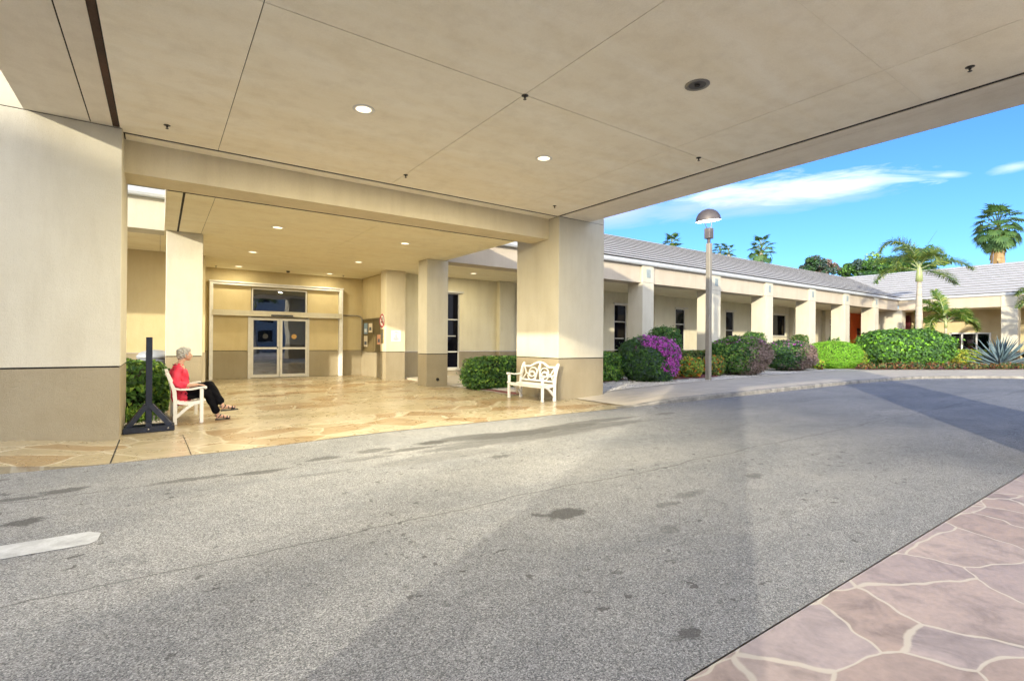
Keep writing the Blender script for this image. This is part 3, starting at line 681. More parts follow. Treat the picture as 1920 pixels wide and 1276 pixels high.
# no smoking sign, little brass plaque, white notice
def ring(cx, cy, r0, r1, n=32, a0=0, a1=2*math.pi):
    vs = []; 
    for i in range(n+1):
        a = a0+(a1-a0)*i/n; vs += [(cx+r0*math.cos(a),cy+r0*math.sin(a)),(cx+r1*math.cos(a),cy+r1*math.sin(a))]
    return vs, [(2*i,2*i+1,2*i+3,2*i+2) for i in range(n)]
def onX(mb, vs2, fs, x, y0, z0):   # sheet facing -X; first coordinate runs towards -Y
    mb.add([(x, y0-u, z0+v) for u, v in vs2], fs)
ns_ = thing('no_smoking_sign', (7.04,18.80,2.27), 'round red and white no smoking sign on the porch column', 'sign')
m = MB(); vs, fs = ring(0,0,0.0001,.25); m.lathe([(0,0),(.27,0),(.27,.012),(0,.012)], (0,0,0), 32); m.v = [(7.048-z, 18.80-x, 2.27+y) for x,y,z in m.v]; m.build('plate', WHITE, ns_)
m = MB(); vs, fs = ring(0,0,.205,.268); onX(m, vs, fs, 7.033, 18.80, 2.27)
d = .042; c45 = math.sqrt(.5); q = [(-.21*c45-d*c45,.21*c45-d*c45),(-.21*c45+d*c45,.21*c45+d*c45),(.21*c45+d*c45,-.21*c45+d*c45),(.21*c45-d*c45,-.21*c45-d*c45)]
onX(m, q, [(0,3,2,1)], 7.031, 18.80, 2.27); m.build('red_ring', REDP, ns_)
m = MB(); onX(m, [(-.14,-.075),(.15,-.075),(.15,-.03),(-.14,-.03)], [(0,1,2,3)], 7.0345, 18.80, 2.27)
for k in range(3): onX(m, [(.05+.03*k,.02),(.068+.03*k,.02),(.04+.03*k,.14),(.022+.03*k,.14)], [(0,1,2,3)], 7.0345, 18.80, 2.27)
each(m,'cigarette', BLACKP, ns_)
pl_ = thing('plaque', (7.04,18.80,1.66), 'narrow brass wall plaque with small lettering below the no smoking sign', 'sign')
m = MB(); m.box(7.035,7.048,18.66,18.94,1.40,1.95); m.build('plate', BRASS, pl_)
m = MB()
for i in range(11): 
    z = 1.91-i*.045; w = .11 if i == 4 else random.uniform(.06,.11); m.box(7.0315,7.0345,18.80-w,18.80+w,z-.012,z+.006+(.012 if i == 4 else 0))
m.build('lettering', INK, pl_)
no_ = thing('wall_notice', (7.46,18.44,1.69), 'pale blue printed notice on the right face of the porch column', 'notice')
m = MB(); m.box(7.28,7.65,18.437,18.449,1.47,1.90); m.build('sheet', PAPER, no_)
m = MB()
for i, w in enumerate((.05,.12,.0,.05,.04,.06,.05,.09,.13,.09)):
    if w: m.box(7.465-w,7.465+w,18.434,18.4365,1.845-i*.036,1.858-i*.036)
m.build('lettering', INK, no_)
hs = thing('hose_tap', (7.26,19.3,.5), 'small dark hose tap with a cord on the wall under the notice board', 'tap')
m = MB(); m.lathe([(.02,0),(.06,.02),(.06,.14),(.03,.18)], (7.22,19.3,.42), 10); m.build('tap_body', DARK, hs, True)
m = MB(); m.tube([(7.24,19.3,1.03),(7.25,19.32,.8),(7.23,19.28,.6)], .012, 6); m.tube([(7.24,19.3,.42),(7.25,19.33,.25),(7.22,19.3,.1)], .012, 6); each(m,'cord', DARK, hs, smooth=True)

# ---------------------------------------------------------------- the drive-through canopy
CP = thing('entrance_canopy', (4,5.4,0), 'large flat cream drive-through canopy on square columns over the road', 'canopy')
XL, XR, YN, YF = -.52, 8.385, .80, 9.965; ZS = 4.74
m = MB(); m.box(-1.6,9.5,-.25,11.08,4.83,6.1); m.build('canopy_roof', CREAMW, CP)
m = MB(); m.box(-1.58,9.48,-.23,11.06,4.7535,4.829); m.build('joint_backing', DARK, CP)
xs = [XL,.80,3.90,7.00,XR]; ys = [YN,2.36,5.33,8.64,YF]
sf = MB(); gp = .0045
for i in range(4):
    for k in range(4):
        ga = .0035 if i in (0,1,3) else .0015
        a, b_ = xs[i], xs[i+1]; c_, d_ = ys[k], ys[k+1]
        w0 = 0 if i == 0 else gp; w1 = 0 if i == 3 else gp
        v0 = 0 if k == 0 else (.006 if k == 2 else .0012); v1 = 0 if k == 3 else (.006 if k == 1 else .0012)
        sf.box(a+w0,b_-w1,c_+v0,d_-v1,ZS,ZS+.012)
each(sf,'soffit_panel', SOFFIT, CP)
bd = MB()
bd.box(8.475,8.715,YN-.05,10.0,ZS,ZS+.012); bd.box(8.721,9.5,-.25,10.0,ZS,ZS+.012)
bd.box(-.862,-.61,YN-.05,YF,ZS,ZS+.012); bd.box(-1.6,-.878,-.25,YF,ZS,ZS+.012); bd.box(-.6,8.46,-.25,YN-.05,ZS,ZS+.012)
each(bd,'edge_band', BAND, CP)
rc = MB(); rc.box(-.605,-.535,YN,YF,4.744,4.753); rc.build('rusty_channel', RUST, CP)
sh = MB(); sh.box(-.47,8.41,10.055,10.335,ZS,ZS+.012); sh.build('soffit', SOFFIT, CP)
bm_ = MB(); bm_.cbox(-.50,8.42,10.34,11.09,4.21,4.75,.006); bm_.build('beam', CREAM, CP)
column(8.41,10.04,9.93,11.78,6.4,CREAMW,False,ZS-.006,CP); column(-2.12,-.49,9.80,11.45,6.4,CREAMW,False,ZS-.006,CP,-.2)
column(8.41,10.04,-.95,.74,6.4,CREAMW,False,ZS-.006,CP); column(-2.12,-.49,-.45,.78,6.4,CREAMW,False,ZS-.006,CP)
# lower link canopy between drive-through and porch
LC = thing('link_canopy', (4,13.1,4.2), 'lower flat cream canopy linking the drive-through to the porch doors', 'canopy')
m = MB(); m.box(.08,7.82,11.1,15.78,4.245,5.35); m.build('canopy_roof', CREAMW, LC)
m = MB(); m.box(.1,7.8,11.1,15.77,4.2015,4.244); m.build('joint_backing', DARK, LC)
m = MB(); q = .004
m.box(.375,.845,11.1,15.76,4.19,4.2); m.box(.853,4.146,11.1,15.76,4.19,4.2); m.box(4.154,7.50,11.1,15.76,4.19,4.2); m.box(7.508,7.82,11.1,15.76,4.19,4.2); m.box(.08,.335,11.1,15.76,4.19,4.2)
each(m,'soffit_panel', SOFFIT2, LC)

# ---------------------------------------------------------------- lamps and sprinklers in the soffits
def downlight(x, y, z, lit, label, watt=0):
    t = thing('recessed_light', (x,y,z), label, 'ceiling light', 'recessed ceiling lights')
    m = MB(); m.lathe([(.105,-.006),(.15,-.006),(.15,.0),(.105,.0),(.105,-.006)], (x,y,z), 28, False); m.build('trim_ring', WHITE if lit else METAL, t, True)
    if lit:
        m = MB(); m.lathe([(.106,-.003),(.09,-.005),(0,-.005)], (x,y,z), 28, False); m.build('lens', LENS, t)
        la = bpy.data.lights.new('downlight', 'AREA'); la.shape = 'DISK'; la.size = .2; la.energy = watt; la.color = (1,.88,.60)
        lo_ = bpy.data.objects.new('downlight', la); COL.objects.link(lo_); lo_.parent = t; lo_.location = (0,0,-.03)
    else:
        m = MB(); m.lathe([(.106,-.004),(.07,-.003),(0,-.002)], (x,y,z), 28, False); m.build('reflector', UNLIT, t, True)
        m = MB(); m.ball((x,y,z-.012), (.035,.035,.012)); m.build('bulb', DARK, t, True)
W1, W2 = 85, 26
downlight(2.32,6.98,ZS,1,'lit recessed light in the big canopy soffit, nearest the left edge',W1)
downlight(5.54,6.97,ZS,1,'lit recessed light in the big canopy soffit, above the road centre near the white bench',W1)
downlight(5.51,3.85,ZS,0,'dark unlit recessed light in the big canopy soffit')
downlight(2.3,13.1,4.19,1,'lit recessed light in the link canopy soffit, left of the pair',W2)
downlight(5.54,13.1,4.19,1,'lit recessed light in the link canopy soffit, right of the pair',W2)
downlight(2.34,17.3,4.2,1,'lit recessed light in the porch ceiling, front left',W2)
downlight(5.6,17.25,4.2,1,'lit recessed light in the porch ceiling, front right',W2)
downlight(2.37,21.0,4.2,1,'lit recessed light in the porch ceiling close above the left of the door surround',W2*.28)
downlight(5.64,21.0,4.2,1,'lit recessed light in the porch ceiling close above the right of the door surround',W2*.28)
downlight(10.22,17.3,4.2,1,'lit recessed light in the walkway ceiling behind the big column',W2*.6)
def sprinkler(x, y, z, label):
    m = MB(); m.lathe([(.045,0),(.045,-.005),(.014,-.01),(.014,-.032),(.006,-.036),(.006,-.048),(.022,-.05),(.022,-.054),(0,-.056)], (x,y,z), 14)
    tag(m.build('sprinkler', BLACKP, None, True), label, 'sprinkler', 'ceiling sprinkler heads')
sprinkler(.07,9.26,ZS,'dark sprinkler head in the canopy soffit near the left pillar')
sprinkler(3.92,5.34,ZS,'dark sprinkler head where the soffit seams cross, mid ceiling')
sprinkler(3.92,9.26,ZS,'dark sprinkler head near the middle of the long front beam')
sprinkler(7.71,5.35,ZS,'dark sprinkler head on the seam near the open right edge of the soffit')
sprinkler(7.69,9.25,ZS,'dark sprinkler head close to the column behind the empty white bench')
sprinkler(7.72,1.75,ZS,'dark sprinkler head nearest the viewer, high at the far right of the soffit')
sprinkler(1.68,21.4,4.2,'small sprinkler head in the porch ceiling above the left end of the door surround')
sprinkler(6.25,21.2,4.2,'small sprinkler head in the porch ceiling above the right end of the door surround')
m = MB(); m.lathe([(.07,0),(.07,-.03),(.05,-.06),(0,-.07)], (4.11,21.2,4.2), 14); tag(m.build('ceiling_sensor', BLACKP, None, True), 'small black dome sensor on the porch ceiling above the doors', 'sensor')

# ---------------------------------------------------------------- lamp post
LP = thing('lamp_post', (16.85,11.2,.1), 'tall bronze lamp post with a half dome cowl beside the flower beds', 'lamp post')
x, y = 16.82, 11.2
m = MB(); m.cbox(x-.085,x+.085,y-.085,y+.085,.0,5.22,.015); m.build('pole', BRONZE, LP)
m = MB(); m.lathe([(.06,5.2),(.06,5.42)], (x-.02,y,0), 12); m.cbox(x-.15,x+.11,y-.12,y+.12,5.40,5.78,.02); m.build('ballast_box', LAMPGREY, LP)
m = MB()
for s_ in (-1,1): m.tube([(x-.02+s_*.10,y,5.72),(x-.04+s_*.19,y,5.9),(x-.05+s_*.20,y,6.15),(x-.05+s_*.18,y,6.3)], .014, 6)
each(m,'bracket', LAMPGREY, LP)
m = MB(); pr_ = [(.46,0),(.46,.02),(.43,.17),(.35,.31),(.21,.41),(.08,.45),(0,.455)]; m.lathe(pr_, (0,0,0), 24, False)
rot = Matrix.Rotation(R(-7),3,'Y'); m.v = [tuple(rot@Vector(v)*.98+Vector((x-.06,y,6.05))) for v in m.v]; m.build('cowl', LAMPGREY, LP, True)
m = MB(); m.lathe([(0,.012),(.45,.012),(.45,.03),(0,.03)], (0,0,0), 24, False); m.v = [tuple(rot@Vector(v)*.98+Vector((x-.06,y,6.05))) for v in m.v]; m.build('lens', LENSW, LP)
# ---------------------------------------------------------------- plants
def leaves_mesh(C, NRM, size, mi, aspect=.5, up=None, fold=.18):
    """one small folded leaf per centre; C centres, NRM facing directions"""
    n = len(C); NRM = NRM/np.linalg.norm(NRM, axis=1, keepdims=True)
    if up is None: up = rng.normal(size=(n,3))
    T = up-NRM*np.sum(up*NRM, axis=1, keepdims=True); T /= np.linalg.norm(T, axis=1, keepdims=True)+1e-9
    B = np.cross(NRM, T); s = np.asarray(size).reshape(-1,1)*np.ones((n,1))
    a = C-T*s*.5; b = C+T*s*.5; l = C-B*s*aspect*.5+NRM*s*fold-T*s*.06; r = C+B*s*aspect*.5+NRM*s*fold-T*s*.06
    V = np.stack([a,l,b,r], 1).reshape(-1,3); base = np.arange(n)*4
    F = np.stack([base,base+1,base+2,base,base+2,base+3], 1).reshape(-1,3)
    me = bpy.data.meshes.new('leaves'); me.vertices.add(len(V)); me.vertices.foreach_set('co', V.astype(np.float32).ravel())
    me.loops.add(len(F)*3); me.loops.foreach_set('vertex_index', F.astype(np.int32).ravel())
    me.polygons.add(len(F)); me.polygons.foreach_set('loop_start', np.arange(len(F), dtype=np.int32)*3)
    me.polygons.foreach_set('material_index', np.repeat(mi, 2).astype(np.int32)); me.update(calc_edges=True); me.validate()
    return me
def lump(u, k, ph):
    """smooth lumpiness over directions u"""
    r = np.zeros(len(u))
    for j in range(6):
        d = np.array([math.sin(j*2.1+ph), math.cos(j*1.7+ph*1.3), math.sin(j*3.3+ph*.7)]); d /= np.linalg.norm(d)
        r += np.sin((u@d)*k*(1+.37*j)+ph*j)/(1+.5*j)
    return r/2.4
def superdir(n, e):
    u = rng.normal(size=(n,3)); u /= np.linalg.norm(u, axis=1, keepdims=True)
    r = (np.abs(u[:,0])**e+np.abs(u[:,1])**e+np.abs(u[:,2])**e)**(-1/e); return u, r
def shrub(name, label, cat, loc, dims, n, size, mats, weights, e=2.2, rough=.08, freq=5, asp=.55, depth=.24, patch=None, group=None, shade_core=True, base=None, zc=None, rot=0., jitter=.75, flower=None, coremat=None):
    """clipped bush: dims = full x,y,z; leaves in a shell round a solid core coloured as inner shade; patch(P,u)->extra material index mask list"""
    t = thing(name, loc, label, cat, group); dx, dy, dz = dims[0]/2, dims[1]/2, dims[2]/2; ph = random.uniform(0,6)
    u, r = superdir(n, e); P = u*r[:,None]*np.array([dx,dy,dz])
    k = 1+rough*lump(u, freq, ph); d = 1-depth*rng.random(n)**1.6+np.abs(rng.normal(size=n))*.03+(rng.random(n) < .03)*rng.random(n)*.13
    P = P*(k*d)[:,None]
    g = np.sign(u)*np.abs(u*r[:,None])**(e-1)/np.array([dx,dy,dz]); g /= np.linalg.norm(g,axis=1,keepdims=True)
    keep = P[:,2] > -dz*1.2; P = P[keep]; g = g[keep]; uu = u[keep]
    W_ = np.array(weights, float); W_ /= W_.sum()
    # leaves come in tufts of one tone
    tone = lump(uu, freq*2.6, ph+2)*.5+rng.normal(size=len(P))*.55
    order = np.argsort(np.argsort(tone))/len(P); mi = np.searchsorted(np.cumsum(W_), order, side='right'); mi = np.minimum(mi, len(W_)-1)
    if patch is not None: mi = patch(P/np.array([dx,dy,dz]), mi)
    Nn = g*(1-jitter*.5)+rng.normal(size=P.shape)*jitter*.6+np.array([0,0,.25])
    ca, sa = math.cos(rot), math.sin(rot); Rm = np.array([[ca,-sa,0],[sa,ca,0],[0,0,1]])
    Cc = np.array(loc)+np.array([0,0,dz*(1 if zc is None else zc)])
    P2 = P@Rm.T+Cc
    P2[:,2] = np.maximum(P2[:,2], loc[2]+.01)
    me = leaves_mesh(P2, Nn@Rm.T, size*1.3*(.6+.8*rng.random(len(P))), mi, asp)
    link(me, 'foliage', mats, t)
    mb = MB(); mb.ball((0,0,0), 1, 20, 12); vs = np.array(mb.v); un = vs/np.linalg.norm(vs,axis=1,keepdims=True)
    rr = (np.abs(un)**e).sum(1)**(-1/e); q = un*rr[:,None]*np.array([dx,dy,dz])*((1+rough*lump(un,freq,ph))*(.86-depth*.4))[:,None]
    q = q@Rm.T+Cc; q[:,2] = np.maximum(q[:,2], loc[2]-.02); mb.v = [tuple(x) for x in q]; mb.build('shade_core', coremat or COREM, t, True)
    return t
COREM = stucco('twig_shade', (.030,.038,.016), (.050,.045,.022), bs=.6, grain=14)  # dark core colour stands in for the shade between leaves
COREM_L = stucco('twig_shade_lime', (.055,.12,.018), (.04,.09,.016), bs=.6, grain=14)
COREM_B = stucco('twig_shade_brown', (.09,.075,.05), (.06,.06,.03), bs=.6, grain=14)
GREENS = [G_DK,G_MID,G_LT]
# left bed, behind the woman
shrub('box_hedge','clipped green box hedge in the left bed behind the seated woman','hedge',(-.75,12.75,zg(-.5,12)),(1.75,1.35,1.08),7000,.085,GREENS,(.42,.43,.15),6,.03)
t = thing('border_plant',(-.30,11.25,-.03),'low grassy border plant at the foot of the left hedge','plant'); n = 150
C = np.array([-.32,11.3,-.03])+np.abs(rng.normal(size=(n,3)))*np.array([.13,.10,.10])*np.array([1,1,1])*np.where(rng.random((n,3))<.5,-1,1)*np.array([1,1,0])+np.c_[np.zeros(n),np.zeros(n),rng.random(n)*.22+.05]
link(leaves_mesh(C, rng.normal(size=(n,3))+np.array([0,-.6,.2]), .2, rng.integers(0,2,n), .14, np.array([0,0,1.])+rng.normal(size=(n,3))*.45), 'foliage', [G_MID,G_LT], t)
# beds right of the porch
shrub('box_hedge','long clipped green hedge between the porch column and the big column','hedge',(9.85,13.72,.01),(3.9,.95,.98),13000,.075,GREENS,(.45,.42,.13),7,.025,rot=R(3))
shrub('box_hedge','short clipped bright green hedge just right of the big column','hedge',(12.85,13.1,.1),(2.1,1.1,1.02),8000,.075,[G_DK,G_MID,G_LT,G_LIME],(.25,.35,.3,.1),6,.035)
def purple(P, mi):
    x, y, z = P[:,0], P[:,1], P[:,2]
    s = x*.66-y*.75   # towards the right as seen from the road
    q = np.hypot(s, z); an = np.degrees(np.arctan2(z, s)); U = P/np.linalg.norm(P,axis=1,keepdims=True)
    band = np.clip((q-.42)/.24,0,1)*np.clip((an+45)/14,0,1)*np.clip((125-an)/45,0,1)
    f = band*(.72+.75*lump(U,17,1.)+.48*rng.normal(size=len(x)))+.42*np.clip(lump(U,19,4.)-.45,0,1)*(z > .1)*2
    return np.where(f > .42, 3, mi)
shrub('bougainvillea_bush','big rounded green bush covered in purple flowers beside the big column','bush',(14.66,12.2,.06),(2.0,1.9,1.66),17000,.068,[G_DK,G_BLUED,G_MID,F_PURP],(.5,.3,.2,0),2.7,.05,6,patch=purple)
shrub('clipped_shrub','tall dark clipped shrub behind the purple flowering bush','shrub',(17.75,13.95,.1),(1.25,1.15,2.02),10000,.062,[G_DK,G_MID,G_LT],(.62,.32,.06),4.5,.04,7)
shrub('box_hedge','low olive green hedge behind the orange flowers and lamp post','hedge',(20.9,14.1,.1),(3.6,.9,1.02),9000,.075,[G_DK,G_OLIVE,G_MID,G_YEL],(.25,.5,.2,.05),6,.04)
def oranges(P, mi): 
    f = (lump(P/np.linalg.norm(P,axis=1,keepdims=True),13,2.)+.35*rng.normal(size=len(P)) > .66); return np.where(f, 3, mi)
shrub('ixora_shrub','yellow green shrub with orange flowers left of the lamp post','shrub',(17.55,12.55,.1),(1.05,.9,.82),3600,.075,[G_DK,G_LT,G_YEL,F_ORAN],(.25,.45,.3,0),2.5,.10,7,patch=oranges)
shrub('ixora_shrub','yellow green shrub with orange flowers right of the lamp post','shrub',(19.5,12.75,.1),(.95,.8,.86),3200,.075,[G_DK,G_LT,G_OLIVE,F_ORAN],(.3,.35,.35,0),2.5,.10,7,patch=oranges)
shrub('flowering_plant','small clump of rusty orange leaves at the foot of the purple bush','plant',(16.0,12.15,.1),(.34,.34,.50),500,.075,[F_RUST,G_OLIVE],(.7,.3),2.3,.12)
def mauve(P, mi):
    s = P[:,0]*.80-P[:,1]*.60; z = P[:,2]
    f = s*1.0-z*.42+lump(P/np.linalg.norm(P,axis=1,keepdims=True),7,.6)*.30+rng.normal(size=len(P))*.22
    mi = np.where(f > .06, 3, mi); return np.where((z > .62)&(rng.random(len(P)) < .12), 4, mi)
shrub('rounded_bush','large rounded bush, green left half and mauve brown right half, beside the lamp post','bush',(21.3,12.65,.1),(2.75,2.4,1.68),16000,.075,[G_DK,G_MID,G_LT,G_MAUVE,F_PURP],(.35,.45,.2,0,0),2.4,.07,6,patch=mauve)
shrub('rounded_bush','smaller rounded bush with a mauve right side, next to the lime green dome','bush',(27.2,13.3,.1),(2.7,2.3,1.55),12000,.08,[G_DK,G_MID,G_BLUED,G_MAUVE,F_PURP],(.5,.3,.2,0,0),2.3,.06,6,patch=mauve)
shrub('clipped_shrub','flat topped clipped shrub behind the large rounded bush','shrub',(27.6,16.4-.9,.1),(1.3,1.0,1.98),4500,.08,[G_DK,G_MID,G_LT],(.5,.4,.1),5,.03,coremat=None)
shrub('clipped_shrub','flat topped clipped shrub between the two rounded bushes','shrub',(33.4,16.2-.6,.1),(1.4,1.0,1.93),4000,.085,[G_DK,G_MID,G_OLIVE],(.45,.35,.2),5,.03)
shrub('clipped_shrub','flat topped clipped shrub peeping over the lime green dome','shrub',(38.9,16.2-.5,.1),(1.5,1.0,1.98),4000,.09,[G_DK,G_MID,G_LT],(.45,.4,.15),5,.03)
shrub('lime_dome_shrub','bright lime green dome shaped clipped shrub','shrub',(31.6,13.05,.1),(2.9,2.55,1.52),24000,.052,[G_MID,G_LIME,G_LT],(.15,.7,.15),2.6,.03,6,depth=.10,coremat=COREM_L)
shrub('small_shrub','small pale green shrub between the two rounded bushes','shrub',(24.6,13.9,.1),(.9,.9,1.0),1600,.09,[G_MID,G_LT,G_YEL],(.2,.5,.3),2.5,.08)
shrub('small_shrub','small speckled yellow green shrub right of the lime green dome','shrub',(36.2,13.6,.1),(1.25,1.0,1.05),2200,.09,[G_DK,G_LT,G_YEL],(.25,.45,.3),3,.08)
shrub('flowering_plant','little orange flowered plant against the left foot of the lime green dome','plant',(29.3,12.75,.1),(.6,.4,.55),420,.085,[G_LIME,F_RUST,G_YEL],(.55,.2,.25),2.0,.35)
shrub('ficus_bush','very large oval dark green leafy bush in front of the palm trunk','bush',(38.8,11.9,.1),(5.0,3.4,2.3),26000,.13,[G_DK,G_MID,G_LIME],(.42,.43,.15),2.9,.06,8,asp=.62,rot=R(-35))
shrub('yellow_shrub','low yellow green shrub between the large oval bush and the agave','shrub',(46.2,10.3,.1),(2.6,1.5,1.05),6000,.1,[G_MID,G_LT,G_YEL,G_OLIVE],(.15,.3,.4,.15),3,.07,rot=R(-40))
shrub('croton_shrub','dark red leaved shrub behind the agave at the right edge','shrub',(47.2,6.9,.1),(2.2,1.6,1.5),3200,.16,[F_RED,G_DK,F_ORAN],(.62,.28,.10),2.3,.12,rot=R(-40))
shrub('silver_plant','pale silvery plant in front of the shop window','plant',(49.0,11.15,.06),(1.0,.8,1.05),900,.16,[F_WHITE,G_LT],(.85,.15),2.2,.18)
t = thing('cordyline',(36.75,12.2,.1),'dark purple spiky leaved plant against the left of the large oval bush','plant'); n = 46
mb = MB(); mb.tube([(36.75,12.2,.1),(36.73,12.2,.7)],[.04,.03],6); mb.build('stem', BARK, t)
C=[];Nn=[];U=[]
for i in range(n):
    a = random.uniform(0,6.28); el = random.uniform(.1,1.3); d = np.array([math.cos(a)*math.cos(el),math.sin(a)*math.cos(el),math.sin(el)]); h = random.uniform(.2,.95)
    C.append(np.array([36.75,12.2,.1+h])+d*.26); U.append(d); Nn.append(np.array([-math.cos(a)*math.sin(el),-math.sin(a)*math.sin(el),math.cos(el)]))
link(leaves_mesh(np.array(C),np.array(Nn),.55,np.zeros(n,int),.15,np.array(U)),'foliage',[F_RED],t)
# row of small edging plants along the bed
edge = resamp([(31.5,11.55),(33,10.75),(35.2,9.55),(38,8.35),(40.8,7.1),(43,5.1),(44.3,3.3)], 27)
src = {}
for i, (x, y) in enumerate(edge):
    k = i % 4
    if k not in src:
        src[k] = shrub('edging_plant','one of the small green and rust edging plants in the row along the mulch bed','plant',(x,y,.13),(.40,.40,.34),150,.085,[G_DK,G_OLIVE,F_RUST,F_RED],[(.35,.25,.3,.1),(.3,.2,.4,.1),(.4,.3,.2,.1),(.3,.1,.3,.3)][k],2.2,.15,group='edging plants along the mulch bed')
    else:
        c = copy_tree(src[k]); c.location = (x+random.uniform(-.1,.1), y+random.uniform(-.12,.12), .13); c.scale = (random.uniform(.8,1.2),)*3; c.rotation_euler.z = random.uniform(0,6)
# agave: stiff tapering channelled blades in a rosette
def blade(mb, base, az, el, ln, w, curve=.12, droop=0.):
    d = Vector((math.cos(az)*math.cos(el), math.sin(az)*math.cos(el), math.sin(el))); sd = Vector((-math.sin(az), math.cos(az), 0)); up = sd.cross(d)*-1
    up = d.cross(sd)*-1 if up.z < 0 else up
    K = 7; vs = []
    for i in range(K+1):
        t = i/K; p = Vector(base)+d*(ln*t)+Vector((0,0,curve*ln*t*t*(1 if el < .9 else .2)-droop*ln*t*t))
        ww = w*(.62+1.1*t-1.72*t*t if t < .35 else (.80)*(1-((t-.35)/.65)**1.5))
        ww = max(ww, .004); h = ww*.34
        vs += [p-sd*ww/2+up*h, p-up*.0, p+sd*ww/2+up*h, p-up*(ww*.16+.006)]
    fs = []
    for i in range(K):
        a, b = i*4, (i+1)*4
        fs += [(a,b,b+1,a+1),(a+1,b+1,b+2,a+2),(a+2,b+2,b+3,a+3),(a+3,b+3,b,a)]
    mb.add(vs, fs)
t = thing('agave',(45.6,8.75,.12),'large blue grey agave rosette in the bed near the right edge','plant'); mb = MB()
for i in range(58):
    f = i/58; az = i*2.39996; el = R(6+78*f**1.15)+random.uniform(-.06,.06); ln = random.uniform(1.75,2.15)*(1-.12*f)
    blade(mb, (45.6+.12*math.cos(az)*(1-f), 8.75+.12*math.sin(az)*(1-f), .15+.25*f), az, el, ln, .22, .10)
mb.build('leaf_rosette', G_BLUE, t, True)
# ---- palms
def frond(mb, base, az, el0, ln, bend, nl=60, ll=.55, bushy=0., twist=0., w=.035, hang=.35):
    """arching feather frond; leaflets along both sides (bushy>0 spreads them all round)"""
    pts = []; p = Vector(base); el = el0; K = 22
    for i in range(K+1):
        pts.append(p.copy()); d = Vector((math.cos(az)*math.cos(el), math.sin(az)*math.cos(el), math.sin(el))); p = p+d*(ln/K); el -= bend/K*(.5+1.1*i/K)
    mb.mi = 2; mb.tube(pts, [.035*(1-.85*i/K)+.004 for i in range(K+1)], 5, False)
    for i in range(nl):
        t = .14+.86*(i+.5)/nl; k = min(int(t*K), K-1); q = pts[k].lerp(pts[k+1], t*K-k); tg = (pts[k+1]-pts[k]).normalized()
        sd = tg.cross(Vector((0,0,1)))
        if sd.length < .1: sd = Vector((-math.sin(az), math.cos(az), 0))
        sd.normalize(); up = sd.cross(tg)
        l = ll*(.45+.75*math.sin(math.pi*(t*.86+.10)))*random.uniform(.85,1.1)
        for s in (-1,1):
            for rep in range(2 if bushy else 1):
                an = random.uniform(-bushy,bushy)*1.3+.15
                dr = (sd*s*math.cos(an)+up*math.sin(an)+tg*random.uniform(.45,.85)).normalized()
                e1 = q+dr*l*.55; e2 = e1+(dr+Vector((0,0,-hang-.3*random.random()))).normalized()*l*.45
                wv = tg.cross(dr); wv = (tg*.8+Vector((0,0,.4))).normalized()*w*.5
                mb.mi = 0 if random.random() < .7 else 1
                mb.add([q-wv*.6, q+wv*.6, e1+wv, e1-wv, e2], [(0,1,2,3),(3,2,4)])
def feather_palm(label, x, y, z0, zc, r0, fronds, mats, lean=(0,0), sprout=None):
    t = thing('palm_tree',(x,y,z0),label,'palm')
    K = 14; mb = MB(); h = zc-z0
    pts = [(x+lean[0]*(i/K)**2, y+lean[1]*(i/K)**2, z0+(h-.9*r0*4)*i/K) for i in range(K+1)]
    rr = [r0*(1.25-.55*min(1,i/4)+.25*math.sin(math.pi*min(1,i/K*1.0))-.25*(i/K)) for i in range(K+1)]
    mb.tube(pts, rr, 12); mb.build('trunk', PBARK, t, True)
    tx, ty = pts[-1][0], pts[-1][1]; tz = pts[-1][2]
    mb = MB(); mb.tube([(tx,ty,tz-.03),(tx,ty,tz+(zc-tz)*.5),(tx,ty,zc),(tx,ty,zc+.5)],[r0*.80,r0*.72,r0*.45,r0*.15],12); mb.build('crownshaft', CROWNSH, t, True)
    for k, f in enumerate(fronds):
        mb = MB(); frond(mb, (tx+.1*math.cos(f[0]),ty+.1*math.sin(f[0]),zc+f[4]), f[0], f[1], f[2], f[3], *f[5]); mb.build('frond', mats, t)
    if sprout:
        mb = MB(); mb.tube(sprout, [.03,.025,.012,.006], 6); mb.build('spear_leaf', G_PALM, t)
    return t
PM = [G_PALM,G_PALMY,CROWNSH]
# azimuth helper: screen-right direction is (cos35,-sin35)
SR = math.atan2(-math.sin(R(35)), math.cos(R(35)))
def az(deg): return SR+R(deg)   # 0 = to the right in view, 90 = away, 180 = left, 270 = towards the viewer
px_, py_ = 40.2, 11.55
bp = (100,.50,.60,0.,.034,.2)
feather_palm('tall foxtail palm with a smooth pale trunk rising from the large oval bush', px_,py_,.1,6.5,.25,
 [(az(168),R(86),3.5,R(168),.1,bp),(az(25),R(58),3.4,R(105),.0,bp),(az(350),R(28),3.2,R(75),-.1,bp),(az(190),R(62),2.5,R(175),.0,bp),(az(180),R(14),3.1,R(78),-.2,bp),(az(262),R(60),2.2,R(160),.0,bp),(az(90),R(72),2.8,R(100),.1,bp),(az(5),R(2),2.8,R(48),-.25,bp),(az(140),R(45),2.6,R(90),.0,bp)],
 PM, sprout=[(px_,py_,6.5),(px_+.3,py_-.2,7.4),(px_+.5,py_-.35,8.1),(px_+.95,py_-.65,8.9)])
bp2 = (76,.50,.45,0.,.040,.3)
